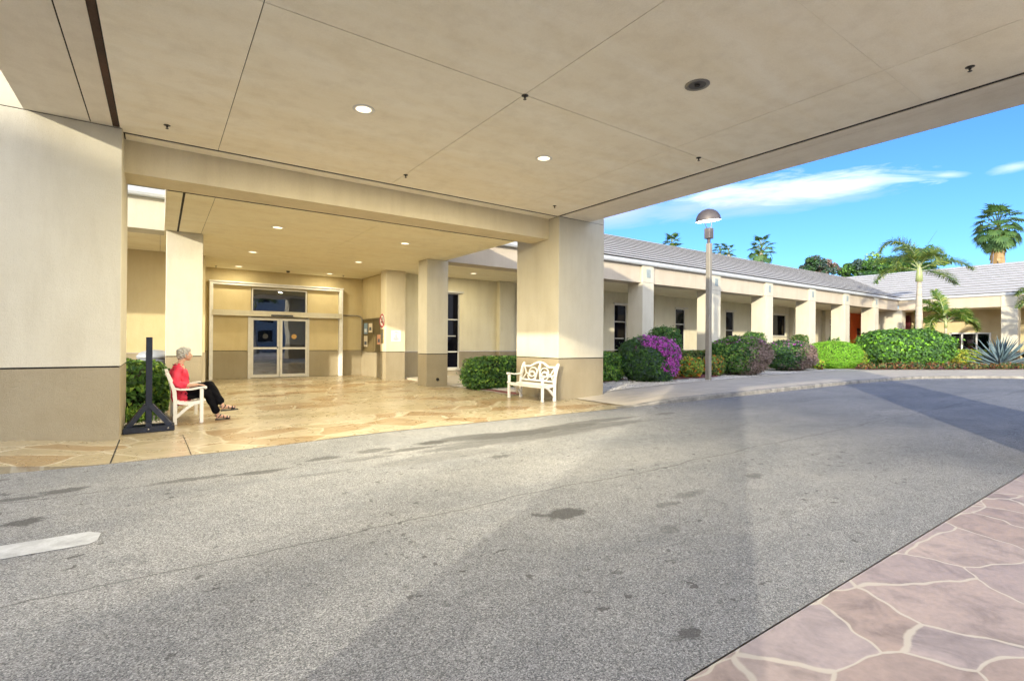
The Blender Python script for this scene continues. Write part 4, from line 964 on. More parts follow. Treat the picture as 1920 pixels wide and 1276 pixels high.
feather_palm('small feather palm with a thin trunk between the tall palm and the shop window', 41.6,10.55,.1,3.05,.12,
 [(az(95),R(85),2.1,R(40),.1,bp2),(az(175),R(62),2.1,R(120),.05,bp2),(az(10),R(58),2.5,R(165),.0,bp2),(az(350),R(30),2.2,R(120),-.1,bp2),(az(200),R(35),2.2,R(160),-.05,bp2),(az(160),R(25),2.0,R(110),-.1,bp2),(az(140),R(75),1.8,R(70),.1,bp2),(az(280),R(55),1.6,R(140),.0,bp2)],
 [leafmat('leaf_palm_small', (.04,.13,.02), (.09,.20,.03)),G_PALMY,CROWNSH])
feather_palm('feather palm at the right edge of the picture in front of the far wing column', 44.9,6.1,.1,4.0,.2,
 [(az(178),R(38),2.6,R(110),.0,bp2),(az(165),R(62),2.4,R(120),.1,bp2),(az(195),R(20),2.4,R(130),-.1,bp2),(az(90),R(75),2.3,R(60),.1,bp2),(az(20),R(50),2.4,R(120),.0,bp2),(az(230),R(45),2.0,R(150),.0,bp2),(az(340),R(30),2.4,R(120),.0,bp2)],
 PM)
def fanleaf(mb, base, az_, el, pl, rad, nb=15):
    d = Vector((math.cos(az_)*math.cos(el), math.sin(az_)*math.cos(el), math.sin(el))); c = Vector(base)+d*pl
    dp = d
    mb.mi = 2; mb.tube([base, c], [.04,.025], 4, False)
    sd = Vector((-math.sin(az_), math.cos(az_), 0)); e2 = el-R(random.uniform(20,65)); d = Vector((math.cos(az_)*math.cos(e2), math.sin(az_)*math.cos(e2), math.sin(e2))); up = d.cross(sd)*-1
    mb.mi = 0 if random.random() < .6 else 1
    for i in range(nb):
        a = R(-112+224*i/(nb-1)); dr = (d*math.cos(a)+sd*math.sin(a)).normalized(); l = rad*(1-.22*abs(a)/R(112))*random.uniform(.9,1.05)
        w = dr.cross(up).normalized()*rad*.075; m1 = c+dr*l*.55+up*.05; e = m1+(dr*.8+Vector((0,0,-.5+.35*random.random()))).normalized()*l*.45
        mb.add([c, m1-w, m1+w, e], [(0,2,1),(1,2,3)])
def fan_palm(label, x, y, z0, zc, r0, nleaf, rad, pl, skirt=True, group=None, lo=-50):
    t = thing('fan_palm',(x,y,z0),label,'palm',group); mb = MB(); K = 8
    mb.tube([(x,y,z0+(zc-z0)*i/K) for i in range(K+1)], [r0*(1.2-.35*i/K) for i in range(K+1)], 9); mb.build('trunk', PBARK, t, True)
    mb = MB()
    for i in range(nleaf):
        f = (i+.5)/nleaf; el = R(88-(88-lo)*f**.85); a = i*2.39996+random.uniform(-.2,.2)
        fanleaf(mb, Vector((x,y,zc+.5*(1-f)-.6*f)), a, el, pl*random.uniform(.85,1.1), rad*random.uniform(.85,1.1))
    mb.build('crown', [G_PALM,G_DK,G_PALMY], t)
    if skirt:
        mb = MB()
        for i in range(26):
            a = random.uniform(0,6.28); l = random.uniform(1.6,4.2); q = Vector((x+.35*math.cos(a),y+.35*math.sin(a),zc-.7)); e = q+Vector((.35*math.cos(a),.35*math.sin(a),-l)); w = Vector((-math.sin(a),math.cos(a),0))*random.uniform(.12,.3)
            mb.add([q-w*.4,q+w*.4,e+w,e-w*.8], [(0,1,2,3)])
        mb.build('dry_skirt', D_TAN, t)
    return t
fan_palm('tall fan palm with a tan skirt of dead fronds above the far wing roof', 83.4,16.25,0,15.7,.34,60,1.35,1.9,True,None,-55)
fan_palm('bushy fan palm behind the long roof, widest of those showing there', 52.65,28.8,0,11.3,.22,32,.8,1.0,False,None,-35)
fan_palm('fan palm crown just showing over the long roof left of the lamp post', 46.06,35.24,0,12.1,.22,20,.85,.75,False,None,-20)
fan_palm('fan palm tip just above the roof ridge immediately right of the lamp post', 50.55,32.32,0,11.35,.2,18,.7,.65,False,None,-20)
fan_palm('lowest fan palm tip above the roof ridge, between lamp post and bushy fan palm', 51.86,32.11,0,11.4,.2,16,.6,.55,False,None,-20)
# broadleaf trees: trunk, limbs, crown of many clumps
def tree(name, label, x, y, z0, h, crown, nclump, nleaf, size, mats, weights, r0=.3, cz=None, group=None, seed=1, bulk=.36):
    rs = np.random.default_rng(seed); t = thing(name,(x,y,z0),label,'tree',group)
    cx, cy, czr = crown; zc = z0+h-czr if cz is None else cz
    mb = MB(); mb.tube([(x,y,z0),(x+.1,y,z0+(zc-z0)*.5),(x,y,zc)], [r0*1.3,r0,r0*.6], 9)
    C=[];NN=[];MI=[];SZ=[]; W_ = np.cumsum(np.array(weights)/sum(weights))
    for k in range(nclump):
        u = rs.normal(size=3); u /= np.linalg.norm(u); rr_ = rs.random()**.45
        c = np.array([x,y,zc])+u*rr_*np.array([cx,cy,czr])*np.array([1,1,1 if u[2] > 0 else .7])
        if k < 9: mb.tube([(x,y,zc-czr*.55),tuple((np.array([x,y,zc-czr*.2])+c)/2),tuple(c)], [r0*.45,r0*.28,r0*.1], 6)
        n = nleaf//nclump; v = rs.normal(size=(n,3)); v /= np.linalg.norm(v,axis=1,keepdims=True)
        R_ = bulk*np.mean([cx,czr])*rs.uniform(.6,1.25); q = c+v*(R_*rs.random((n,1))**.4)*np.array([1,1,.75])
        C.append(q); NN.append(v*.5+rs.normal(size=(n,3))*.6+np.array([0,0,.3]))
        tone = int(np.searchsorted(W_, rs.random())); m_ = np.where(rs.random(n) < .72, tone, np.searchsorted(W_, rs.random(n))); MI.append(np.minimum(m_, len(mats)-1))
    C = np.concatenate(C); mb.build('trunk', BARK, t, True)
    link(leaves_mesh(C, np.concatenate(NN), size*(.6+.8*rs.random(len(C))), np.concatenate(MI), .6), 'crown', mats, t)
    return t
tree('broadleaf_tree','dark rounded tree showing over the roof left of the roof valley',73.3,32.1,0,13.4,(2.5,2.5,1.9),34,7000,.30,[G_BLUED,G_DK,G_MAUVE],(.55,.3,.15),.35,seed=3)
tree('broadleaf_tree','dark tree showing over the roof just right of the roof valley',76.8,29.0,0,12.7,(2.3,2.6,2.0),34,7000,.32,[G_DK,G_BLUED,G_MID],(.4,.3,.3),.35,seed=4)
tree('broadleaf_tree','bright green feathery tree rising above the far wing roof behind the tall palm',79.9,26.0,0,13.8,(2.8,3.4,2.6),40,9000,.34,[G_MID,G_LT,G_DK],(.45,.25,.3),.35,seed=5)
tree('broadleaf_tree','darkest tree above the far wing roof, directly left of the tall palm crown',81.7,23.4,0,14.0,(2.6,2.8,2.8),34,7000,.34,[G_DK,G_BLUED,G_MID],(.5,.3,.2),.35,seed=6)
tree('broadleaf_tree','low dark bushy treetop at the left of the trees showing over the roof',70.2,33.9,0,11.9,(1.8,1.8,1.0),14,2000,.28,[G_BLUED,G_DK],(.6,.4),.3,seed=8)
fan_palm('stout fan palm left of the drive beyond the left pillar',-27,-13.1,0,14.5,.42,24,1.2,1.4,True,None,-40)
# trees and neighbours off to the left and behind, which throw the dappled shade and show in the door glass
for i, (x, y, h, c) in enumerate([(-27,-7.9,12.6,(2.4,3.2,4.3)),(-44,-48.0,13.4,(2.4,2.0,4.0)),(-26,-1.4,8.6,(2.2,2.0,2.6))]):
    tree('shade_tree',['spreading shade tree left of the drive, nearest the road','shade tree left of the drive, set back behind the others','shade tree left of the drive beside the building','tallest shade tree left of the drive'][i],x,y,0,h,c,42,11000,.52,[G_DK,G_MID,G_LT],(.4,.4,.2),.3,seed=20+i)
OB = thing('apartment_block',(18,-46,0),'pale apartment block with rows of dark windows across the road','building')
m = MB(); m.box(-14,34,-52,-46,0,13); m.build('wall', plain('pale_block', (.66,.65,.62), .8), OB)
m = MB(); m.box(-15,35,-53,-45.4,13,13.6); m.build('roof', CREAMW, OB)
for k in range(4):
    for i in range(11):
        m = MB(); m.box(-12+i*4.2,-10.2+i*4.2,-45.98,-45.9,1.2+k*3.1,2.9+k*3.1); m.build('window', DARK, OB)
feather_palm('feather palm on the lawn across the road', 9.5,-24,0,6.2,.24,[(az(a),R(e),3.2,R(b),0,(34,.7,.6,0,.12,.3)) for a,e,b in ((10,40,100),(60,50,100),(120,35,110),(170,45,100),(220,50,100),(270,35,100),(320,55,100),(90,80,60))],PM)
# ---------------------------------------------------------------- benches
def bench(loc, rotz, label):
    """white timber garden bench, built facing +x, width along y"""
    t = thing('garden_bench', (0,0,0), label, 'bench', 'white garden benches')
    hw = .66
    for s in (-1,1):
        y = s*hw
        m = MB(); m.box(.19,.25,y-.03,y+.03,0,.63); m.build('leg', BENCHW, t, False, .006)
        m = MB(); pts = [(-.19,y,0),(-.19,y,.42),(-.205,y,.6),(-.25,y,.78),(-.30,y,.90)]
        for a, b in zip(pts, pts[1:]): m.bar(a, (b[0]+(b[0]-a[0])*.02,b[1],b[2]+(b[2]-a[2])*.02), .058, .06, (1,0,0))
        m.ball((-.315,y,.915), (.035,.032,.035), 10, 8); m.build('leg', BENCHW, t, False)
        m = MB(); ar = [(-.235,y,.655),(-.12,y,.632),(.05,y,.628),(.20,y,.655),(.27,y,.662)]
        for a, b in zip(ar, ar[1:]): m.bar(a, (b[0]+.008,b[1],b[2]), .07, .034)
        m.ball((.282,y,.650), (.028,.036,.030), 10, 8); m.build('armrest', BENCHW, t)
        m = MB(); q = [(-.17+.37*f, y, .13+.25*math.sin(f*math.pi/2)) for f in (0,.17,.34,.5,.67,.84,1)]
        for a, b in zip(q, q[1:]): m.bar(a, (b[0]+.004,b[1],b[2]+.003), .045, .05)
        m.build('brace', BENCHW, t)
        m = MB(); q = [(-.18+.40*f, y, .40-.035*math.sin(f*math.pi)) for f in (0,.2,.4,.6,.8,1)]
        for a, b in zip(q, q[1:]): m.bar(a, (b[0]+.004,b[1],b[2]), .04, .055)
        m.build('side_rail', BENCHW, t)
    m = MB()
    for i in range(6):
        f = (i+.5)/6; x = -.19+.44*f; z = .425-.04*math.sin(f*math.pi*.95)
        m.box(x-.032,x+.032,-hw-.02+.05,hw+.02-.05,z-.011,z+.011)
    m.box(.20,.235,-hw+.032,hw-.032,.345,.40); m.ball((.268,hw-.0,.415),(.02,.03,.02),8,6); m.ball((.268,-hw+.0,.415),(.02,.03,.02),8,6)
    m.build('seat', BENCHW, t)
    # backrest with arched top rail and looped tracery, leaning back
    def P(y, z): 
        k = (z-.42)/.5; return (-.195-.105*k**1.4 if k > 0 else -.195, y, z)
    m = MB()
    def run(pts, w=.035, th=.028):
        for a, b in zip(pts, pts[1:]):
            A, B = Vector(P(*a)), Vector(P(*b)); d = (B-A).normalized()*.006; m.bar(A-d, B+d, w, th, (1,0,.2))
    arch = [(-hw+.03,.845),(-.34,.845)]+[(-.34+.68*i/12, .845+.115*math.sin(math.pi*i/12)) for i in range(1,12)]+[(.34,.845),(hw-.03,.845)]
    run(arch, .045, .05); run([(-hw+.03,.485),(hw-.03,.485)], .045, .05)
    for s in (-1,1):
        for cy, cz, ry, rz in ((.255,.65,.115,.075),(.22,.70,.15,.115),(.24,.595,.15,.10)):
            run([(s*(cy+ry*math.cos(2*math.pi*i/18)), cz+rz*math.sin(2*math.pi*i/18)) for i in range(19)], .026, .026)
        run([(0,.955),(s*.035,.75),(s*.095,.49)], .026, .03)
        run([(s*.60,.84),(s*.47,.66),(s*.36,.655)], .026, .03); run([(s*.60,.49),(s*.47,.655)], .026, .03)
    m.build('backrest', BENCHW, t)
    t.location = loc; t.rotation_euler.z = rotz; return t
B1 = bench((.42,11.68,zg(.42,11.5)), R(1), 'white timber garden bench the woman in coral is sitting on')
B2 = copy_tree(B1); B2.location = (7.93,10.42,.004); B2.rotation_euler.z = R(180+4); B2['label'] = 'empty white timber garden bench standing against the big column'

# ---------------------------------------------------------------- blue-black timber sign stand and grey bin
zb = zg(-.1,10.4)
t = thing('sign_stand', (-.12,10.45,zb), 'blue black timber post on crossed feet beside the left pillar', 'stand')
m = MB(); m.cbox(-.185,-.095,10.40,10.49,zb+.07,1.53,.006); m.build('post', BLUEBLACK, t)
for y in (10.30,10.59):
    m = MB(); m.bar((-.48,y-.02,zb+.05),(.22,y+.03,zb+.05),.085,.095); m.build('foot', BLUEBLACK, t, False, .008)
    m = MB()
    for x in (-.40,-.14,.13): m.ball((x,y-.045,zb+.055),(.016,.008,.016),8,6)
    each(m,'bolt', METAL, t)
for x in (-.42,.16):
    m = MB(); m.bar((x,10.37,zb+.09),(-.14+(.03 if x > 0 else -.03),10.41,zb+.44),.06,.075); m.build('brace', BLUEBLACK, t)
    m = MB(); m.bar((x,10.56,zb+.09),(-.14+(.03 if x > 0 else -.03),10.47,zb+.44),.06,.075); m.build('brace', BLUEBLACK, t)
m = MB(); m.bar((-.14,10.26,zb+.13),(-.14,10.63,zb+.13),.08,.06); m.build('cross_bar', BLUEBLACK, t)
t = thing('litter_bin', (-.1,16.4,0), 'grey dome lidded litter bin behind the left hedge', 'bin')
m = MB(); m.lathe([(.34,0),(.36,.9),(.37,1.0)], (-.1,16.4,0), 24); m.build('bin_body', BIN, t, True)
m = MB(); m.lathe([(.40,1.0),(.40,1.06),(.30,1.16),(.14,1.21),(0,1.22)], (-.1,16.4,0), 24); m.build('lid', plain('bin_lid', (.34,.37,.42), .45), t, True)

# ---------------------------------------------------------------- the seated woman
def remesh(mb, voxel, smooth=4, name='body', mat=None, parent=None, noise_=None):
    me = mb.mesh(); o = bpy.data.objects.new('tmp', me); COL.objects.link(o)
    r = o.modifiers.new('r', 'REMESH'); r.mode = 'VOXEL'; r.voxel_size = voxel; r.use_smooth_shade = True
    s = o.modifiers.new('s', 'SMOOTH'); s.iterations = smooth; s.factor = .5
    dg = bpy.context.evaluated_depsgraph_get(); ev = o.evaluated_get(dg); m2 = bpy.data.meshes.new_from_object(ev)
    bpy.data.objects.remove(o, do_unlink=True)
    if noise_:
        co = np.zeros(len(m2.vertices)*3, np.float32); nr = np.zeros_like(co); m2.vertices.foreach_get('co', co); m2.vertices.foreach_get('normal', nr)
        co = co.reshape(-1,3); nr = nr.reshape(-1,3); co += nr*(noise_(co)[:,None]); m2.vertices.foreach_set('co', co.ravel())
    m2.materials.clear(); return link(m2, name, mat, parent, True)
def chain(mb, pts, rad, n=14):
    """rounded tapering limb through pts (densified) with ball ends"""
    P_ = densify([tuple(p) for p in pts], 5); rr = densify([(r,) for r in rad], 5)
    mb.tube(P_, [max(.002, r[0]) for r in rr], n); mb.ball(P_[0], rad[0], 12, 8); mb.ball(P_[-1], rad[-1], 12, 8)
X0, Y0, Z0 = .0, 11.30, zg(.5,11.3)      # body centre line y; ground there
WM = thing('person', (.34,Y0,Z0+.43), 'seated grey haired woman in a coral top and black trousers, legs crossed', 'person')
def V_(x, y, z): return (X0+x, Y0+y, Z0+z)
bd = MB()
# torso, neck
chain(bd, [V_(.33,0,.52),V_(.32,0,.68),V_(.305,0,.86),V_(.295,0,1.0)], [.14,.12,.12,.105])
chain(bd, [V_(.29,0,1.02),V_(.335,0,1.13),V_(.36,0,1.17)], [.062,.052,.052])
# head: skull, face, jaw, nose, lips, ear  (looking +x)
hx, hz = .40, 1.265
bd.ball(V_(hx-.012,0,hz+.025), (.092,.075,.088), 20, 14); bd.ball(V_(hx+.032,0,hz-.035), (.062,.060,.080), 18, 12); bd.ball(V_(hx+.050,0,hz-.085), (.040,.042,.034), 14, 10)
bd.ball(V_(hx+.070,0,hz-.098), (.020,.022,.018), 10, 8)
chain(bd, [V_(hx+.080,0,hz+.012),V_(hx+.098,0,hz-.012),V_(hx+.108,0,hz-.030)], [.010,.012,.014], 10); bd.ball(V_(hx+.096,.012,hz-.034),(.010,.009,.009),8,6); bd.ball(V_(hx+.096,-.012,hz-.034),(.010,.009,.009),8,6)
bd.ball(V_(hx+.084,0,hz-.062), (.013,.024,.007), 10, 8); bd.ball(V_(hx+.082,0,hz-.073), (.013,.021,.008), 10, 8)
for s in (-1,1):
    bd.ball(V_(hx+.070,s*.030,hz+.016), (.018,.026,.009), 10, 8)       # brow
    bd.ball(V_(hx+.058,s*.040,hz-.030), (.024,.020,.024), 10, 8)       # cheek
    bd.ball(V_(hx-.012,s*.074,hz-.018), (.018,.008,.030), 10, 8)       # ear
# arms: right one lies along the near armrest, hand over its end; left one rests in the lap
bd2 = [(.27,-.17,.98),(.22,-.235,.84),(.27,-.265,.70)]
chain(bd, [V_(.285,-.15,.985),V_(.25,-.225,.85),V_(.28,-.262,.715)], [.055,.048,.043])
chain(bd, [V_(.28,-.262,.715),V_(.44,-.268,.700),V_(.585,-.262,.705)], [.043,.036,.025])
chain(bd, [V_(.285,.15,.985),V_(.27,.22,.84),V_(.30,.235,.70)], [.055,.048,.043]); chain(bd, [V_(.30,.235,.70),V_(.44,.16,.665),V_(.56,.06,.675)], [.043,.036,.025])
def hand(mb, wrist, fw, dn, side):
    """palm and five fingers; fw finger direction, dn palm-down direction, side towards the thumb"""
    w = Vector(wrist); fw = Vector(fw).normalized(); dn = Vector(dn).normalized(); sd = Vector(side).normalized()
    for k in range(4):
        off = (k-1.5)*.019; b = w+fw*.015+sd*off*.7; kn = w+fw*(.085-.004*abs(k-1))+sd*off
        chain(mb, [b, b.lerp(kn,.5), kn], [.014,.013,.0115], 8)
        l = (.062,.075,.080,.066)[k]; l = (.066,.080,.075,.058)[::-1][k]
        p1 = kn+(fw*.85+dn*.35).normalized()*l*.45; p2 = p1+(fw*.45+dn*.9).normalized()*l*.33; p3 = p2+(fw*.05+dn).normalized()*l*.27
        chain(mb, [kn, p1, p2, p3], [.0105,.0095,.0085,.0075], 8)
    tb = w+fw*.025+sd*.025; t1 = tb+(fw*.6+sd*.8).normalized()*.035; t2 = t1+(fw*.85+sd*.25+dn*.3).normalized()*.03; t3 = t2+(fw*.8+dn*.5).normalized()*.022
    chain(mb, [tb, t1, t2, t3], [.014,.012,.0105,.009], 8)
hand(bd, V_(.595,-.262,.706), (1,0,-.12), (0,0,-1), (0,1,0)); hand(bd, V_(.565,.055,.674), (1,-.35,-.1), (0,0,-1), (-.2,-1,0))
# legs under the trousers, ankles and feet
def leg(mb, hip, knee, ank, toe, heel, r=(.08,.058,.034)):
    chain(mb, [hip, knee], [r[0],r[1]]); kk = Vector(knee).lerp(Vector(ank),.35); chain(mb, [knee, kk, ank], [r[1]*.95,.056,r[2]])
    a = Vector(ank); tv = Vector(toe); hv = Vector(heel)
    chain(mb, [a, a.lerp(hv,.7)], [r[2],.030]); chain(mb, [hv, hv.lerp(tv,.35)+Vector((0,0,.018)), hv.lerp(tv,.72), tv], [.030,.036,.030,.016], 12)
    fd = (tv-hv).normalized(); sd = fd.cross(Vector((0,0,1))).normalized()
    for k in range(5):
        b = tv-fd*(.022+.004*k)+sd*((k-2)*.016); e = b+fd*(.034-.004*k); chain(mb, [b, e], [.012 if k else .014,.009], 8)
RH, RK, RA = V_(.37,-.09,.50), V_(.76,-.10,.52), V_(.925,-.09,.125)
LH, LK, LA = V_(.37,.09,.53), V_(.80,-.04,.675), V_(1.00,-.135,.300)
leg(bd, RH, RK, RA, V_(1.135,-.085,.040), V_(.925,-.09,.055)); leg(bd, LH, LK, LA, V_(1.225,-.135,.235), V_(1.005,-.14,.228))
body = remesh(bd, .0062, 3, 'body', SKIN, WM)
# hair: short, waved, covering the skull down to the nape
hr = MB(); hr.ball(V_(hx-.030,0,hz+.040), (.108,.095,.098), 20, 14); hr.ball(V_(hx-.070,0,hz-.02), (.070,.084,.082), 16, 12); hr.ball(V_(hx-.070,0,hz-.07),(.044,.055,.038), 12, 10)
hr.ball(V_(hx+.020,0,hz+.085),(.066,.066,.038), 14, 10)
for s in (-1,1): hr.ball(V_(hx-.030,s*.060,hz-.005),(.040,.026,.060), 12, 10); hr.ball(V_(hx+.018,s*.060,hz+.055),(.045,.022,.034), 12, 10)
def hn(co): return .010*np.sin(co[:,0]*95+np.sin(co[:,2]*60)*1.5)*np.sin(co[:,2]*80+co[:,1]*50)+.003*np.sin(co[:,1]*170+co[:,2]*130)
remesh(hr, .006, 2, 'hair', HAIR, WM, hn)
for s in (-1,1):
    e = MB(); e.ball(V_(hx+.076,s*.029,hz+.002), (.008,.012,.007), 10, 8); e.build('eye', plain('eye_dark', (.03,.025,.025), .25), WM, True)
    e = MB(); e.ball(V_(hx-.008,s*.080,hz-.062), (.006,.006,.014), 8, 6); e.build('earring', BRASS, WM, True)
m = MB(); m.ball(V_(hx+.092,0,hz-.067),(.008,.021,.0045),10,6); m.build('lips', plain('lips', (.45,.12,.11), .5), WM, True)
# coral top: loose, elbow sleeves, hem over the hips
tp = MB()
chain(tp, [V_(.345,0,.47),V_(.325,0,.62),V_(.315,0,.80),V_(.30,0,.95),V_(.300,0,1.035)], [.165,.150,.148,.140,.085], 18)
chain(tp, [V_(.28,-.10,1.00),V_(.29,-.165,.97)], [.085,.070]); chain(tp, [V_(.28,.10,1.00),V_(.29,.165,.97)], [.085,.070])
chain(tp, [V_(.30,-.07,.84),V_(.33,-.04,.80)], [.09,.075]); chain(tp, [V_(.30,.07,.84),V_(.33,.04,.80)], [.09,.075])
for s in (-1,1):
    if s < 0: q = [V_(.285,-.165,.975),V_(.245,-.235,.85),V_(.275,-.262,.735),V_(.37,-.266,.708)]
    else: q = [V_(.285,.165,.975),V_(.27,.235,.85),V_(.30,.238,.72),V_(.37,.20,.69)]
    chain(tp, q, [.072,.074,.076,.064])
chain(tp, [V_(.37,-.02,.50),V_(.45,-.02,.535)], [.15,.10]); tp.ball(V_(.385,0,.505), (.165,.20,.115), 18, 12)
def fold(co): return .0065*np.sin(co[:,2]*38+co[:,0]*30+np.sin(co[:,1]*22)*1.2)+.004*np.sin(co[:,0]*75-co[:,2]*26)
remesh(tp, .0085, 3, 'shirt', TOP, WM, fold)
pn_ = MB()
chain(pn_, [V_(.365,-.07,.50),V_(.52,-.10,.52),RK], [.105,.095,.078]); chain(pn_, [RK, tuple(Vector(RK).lerp(Vector(RA),.45)), tuple(Vector(RK).lerp(Vector(RA),.86))], [.078,.073,.066])
chain(pn_, [V_(.365,.07,.51),V_(.54,.03,.60),LK], [.105,.100,.082]); chain(pn_, [LK, tuple(Vector(LK).lerp(Vector(LA),.45)), tuple(Vector(LK).lerp(Vector(LA),.84))], [.082,.077,.070])
remesh(pn_, .009, 3, 'trousers', PANTS, WM, lambda co: .004*np.sin(co[:,2]*50+co[:,0]*40))
# sandals: sole, straps
def sandal(heel, toe, ank):
    h = Vector(heel); t_ = Vector(toe); f = (t_-h); f.normalize(); sd = f.cross(Vector((0,0,1))).normalized(); up = sd.cross(f)
    m = MB(); base = h-up*.034; ln = (t_-h).length+.045; vs = []
    prof = [(-.035,.024),(.0,.034),(.07,.032),(.15,.042),(.21,.040),(ln,.016)]
    for zz in (-.022,0):
        for (a, w) in prof: vs.append(base+f*a+sd*w+up*zz)
        for (a, w) in prof[::-1]: vs.append(base+f*a-sd*w+up*zz)
    n = len(prof)*2; m.add(vs, [tuple(range(n))[::-1], tuple(range(n,2*n))]+[(i,(i+1)%n,n+(i+1)%n,n+i) for i in range(n)])
    def strap(a, r, tilt, c0, z): 
        c = h+f*a+up*z; m.tube([c+(sd*math.cos(k)*r+up*math.sin(k)*r*.95+f*tilt*math.sin(k)) for k in [math.pi*i/10-.25*(i==0)+.25*(i==10) for i in range(11)]], .0095, 6)
    strap(.15,.046,.02,0,-.020); strap(.175,.043,-.02,0,-.022); strap(.195,.040,.015,0,-.022); strap(.10,.044,.0,0,-.005); strap(.02,.044,.035,0,.012)
    m.tube([h+f*(.035*math.cos(k)-.0)+sd*.036*math.sin(k)+up*.03-f*.012 for k in [math.pi*.5+math.pi*i/8 for i in range(9)]], .008, 6)
    return m.build('sandal', SANDAL, WM, True)
sandal(V_(.925,-.09,.055),V_(1.135,-.085,.040),RA); sandal(V_(1.005,-.14,.228),V_(1.225,-.135,.235),LA)
# dark lanyard round the neck
m = MB(); m.tube([V_(.215,-.06,1.075),V_(.26,-.088,1.075),V_(.33,-.085,1.02),V_(.405,-.070,.93),V_(.455,-.03,.83),V_(.462,0,.80),V_(.455,.03,.83),V_(.405,.070,.93),V_(.33,.085,1.02),V_(.26,.088,1.075),V_(.215,.06,1.075),V_(.205,0,1.08),V_(.215,-.06,1.075)], .009, 6)
m.build('lanyard', plain('lanyard', (.10,.05,.06), .6), WM, True)
# ---------------------------------------------------------------- sky, sun, camera
SUN_DIR = Vector((1,.6,-.303)).normalized()       # the way the light travels
W = bpy.data.worlds.new('World'); S.world = W; W.use_nodes = True
nt = W.node_tree; nt.nodes.clear()
wo = nt.nodes.new('ShaderNodeOutputWorld'); bg = nt.nodes.new('ShaderNodeBackground'); L(nt, bg.outputs[0], wo.inputs[0])
sky = nt.nodes.new('ShaderNodeTexSky'); sky.sky_type = 'NISHITA'; sky.sun_disc = False
sky.sun_elevation = math.asin(-SUN_DIR.z); sky.sun_rotation = math.atan2(-SUN_DIR.x, -SUN_DIR.y)
sky.air_density = 1.0; sky.dust_density = .4; sky.ozone_density = 3.0
tc = nt.nodes.new('ShaderNodeTexCoord')
hs_ = nt.nodes.new('ShaderNodeHueSaturation'); hs_.inputs['Saturation'].default_value = 1.08; L(nt, sky.outputs[0], hs_.inputs['Color'])
skyc = mixc(nt, 1., hs_.outputs[0], SKYTINT, 'MULTIPLY')
# streaky clouds at fixed bearings in the sky
YAW = R(35.0)
def dot(v):
    n = nt.nodes.new('ShaderNodeVectorMath'); n.operation = 'DOT_PRODUCT'; L(nt, tc.outputs['Generated'], n.inputs[0]); n.inputs[1].default_value = v; return n.outputs['Value']
fw_ = math_(nt, 'MAXIMUM', dot((math.sin(YAW),math.cos(YAW),0)), .05)
u = math_(nt, 'DIVIDE', dot((math.cos(YAW),-math.sin(YAW),0)), fw_); v = math_(nt, 'DIVIDE', dot((0,0,1)), fw_)
cb = nt.nodes.new('ShaderNodeCombineXYZ'); L(nt, u, cb.inputs[0]); L(nt, v, cb.inputs[1])
def cloudmask(cu, cv, lu, lv, slope, sc, seed, amt):
    q = mapping(nt, cb.outputs[0], (1,1,1), (0,0,0), (-cu,-cv,0)); q = mapping(nt, q, (1,1,1), (0,0,-math.atan(slope)))
    qs = mapping(nt, q, (1/lu,1/lv,1)); ln = nt.nodes.new('ShaderNodeVectorMath'); ln.operation = 'LENGTH'; L(nt, qs, ln.inputs[0])
    n1 = noise(nt, mapping(nt, q, (sc,sc*6.5,1), (0,0,0), (seed,0,0)), 1., 7, .62, .5)
    f = math_(nt, 'ADD', math_(nt, 'SUBTRACT', 1., ln.outputs['Value']), math_(nt, 'MULTIPLY', math_(nt, 'SUBTRACT', n1.outputs[0], .5), amt))
    return ramp(nt, f, [(.08,(0,0,0)),(.95,(1,1,1))])
pxu = lambda x: (x-960)/943.; pxv = lambda y: (640-y)/943.
m1 = cloudmask(pxu(1500), pxv(345), .31, .033, .09, 6.0, 2.6, 2.5)
m2 = cloudmask(pxu(1400), pxv(375), .34, .034, .12, 6, 5.1, 1.3)
m3 = cloudmask(pxu(1775), pxv(322), .05, .009, .05, 9, 7.7, 1.0)
m4 = cloudmask(pxu(1900), pxv(306), .07, .014, .22, 9, 9.7, 1.0)
m5 = cloudmask(pxu(1150), pxv(395), .16, .05, .1, 5, 3.3, 1.2)
msk = math_(nt, 'MAXIMUM', m1, math_(nt, 'MULTIPLY', math_(nt, 'MAXIMUM', m3, m4), .6))
lav = math_(nt, 'MAXIMUM', m2, m5)
c1 = mixc(nt, math_(nt, 'MULTIPLY', lav, .75), skyc, CLOUD_LAV)
c2 = mixc(nt, math_(nt, 'MULTIPLY', msk, .80), c1, CLOUD_WHITE)
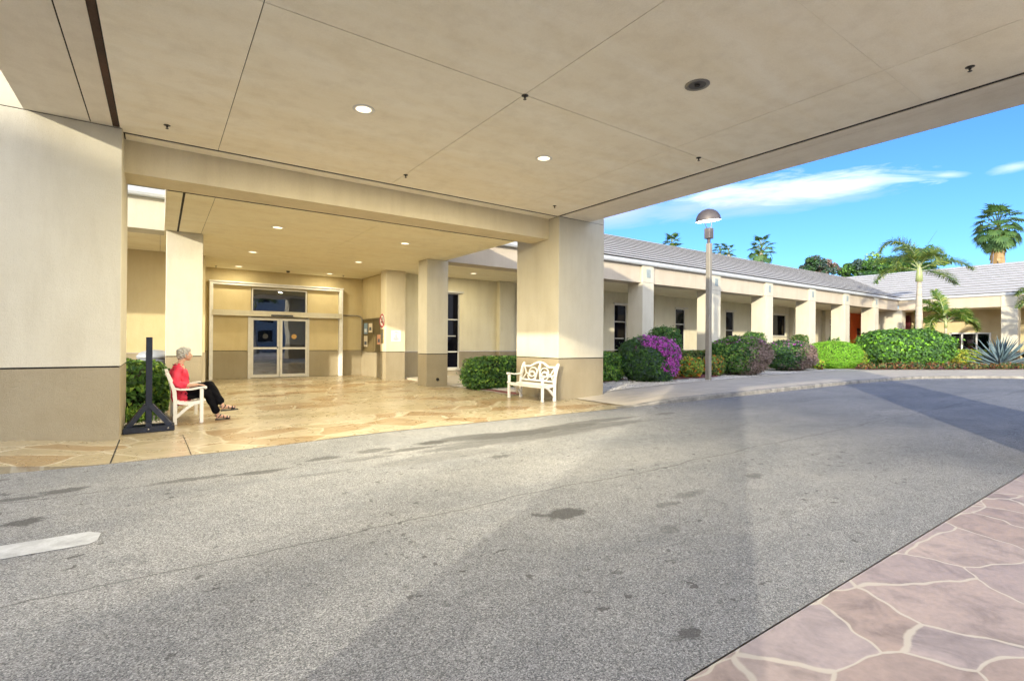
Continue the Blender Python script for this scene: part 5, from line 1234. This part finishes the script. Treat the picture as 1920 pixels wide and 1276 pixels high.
# added: unseen bright cloud bank behind the viewer, gives soft frontal fill light
fb = dot((-math.sin(YAW),-math.cos(YAW),.0)); el_ = dot((0,0,1))
nb1 = noise(nt, tc.outputs['Generated'], 2.6, 6, .6, .4)
bk = math_(nt, 'ADD', math_(nt, 'MULTIPLY', math_(nt, 'SUBTRACT', fb, .02), 2.2), math_(nt, 'MULTIPLY', math_(nt, 'SUBTRACT', nb1.outputs[0], .5), 1.0))
bk = math_(nt, 'SUBTRACT', bk, math_(nt, 'MULTIPLY', math_(nt, 'MAXIMUM', math_(nt, 'SUBTRACT', el_, .55), 0.), 1.5))
bkm = ramp(nt, bk, [(.08,(0,0,0)),(.7,(1,1,1))])
c3 = mixc(nt, bkm, c2, FILL_CLOUD)
L(nt, c3, bg.inputs[0]); bg.inputs[1].default_value = SKYSTR
sd = bpy.data.lights.new('sun', 'SUN'); sd.energy = SUNSTR; sd.angle = R(.9); sd.color = (1,.89,.68)
so_ = bpy.data.objects.new('sun', sd); COL.objects.link(so_); so_.rotation_euler = SUN_DIR.to_track_quat('-Z','Y').to_euler()
so_.location = (-40,-30,30)
cd_ = bpy.data.cameras.new('camera'); cam = bpy.data.objects.new('camera', cd_); COL.objects.link(cam); S.camera = cam
cd_.sensor_width = 36; cd_.lens = 943.44/1920*36; cd_.clip_end = 3000; cd_.clip_start = .05
yw, pt, rl = R(35.0097), R(.132), R(.418)
f_ = Vector((math.sin(yw),math.cos(yw),0)); r_ = Vector((math.cos(yw),-math.sin(yw),0)); u_ = Vector((0,0,1))
f2 = f_*math.cos(pt)+u_*math.sin(pt); u2 = u_*math.cos(pt)-f_*math.sin(pt)
r3 = r_*math.cos(rl)+u2*math.sin(rl); u3 = u2*math.cos(rl)-r_*math.sin(rl)
cam.matrix_world = Matrix(((r3.x,u3.x,-f2.x,0),(r3.y,u3.y,-f2.y,0),(r3.z,u3.z,-f2.z,1.5),(0,0,0,1)))
S.view_settings.view_transform = 'Standard'; S.view_settings.look = 'None'; S.view_settings.gamma = 1
S.view_settings.exposure = EXPO
S.render.engine = 'CYCLES'
try:
    S.cycles.use_denoising = True; S.cycles.denoiser = 'OPENIMAGEDENOISE'
except Exception: pass
S.cycles.use_adaptive_sampling = True; S.cycles.adaptive_threshold = .03
S.cycles.max_bounces = 6; S.cycles.diffuse_bounces = 4; S.cycles.glossy_bounces = 3; S.cycles.transmission_bounces = 4; S.cycles.transparent_max_bounces = 8
S.cycles.sample_clamp_indirect = 6; S.cycles.caustics_reflective = False; S.cycles.caustics_refractive = False
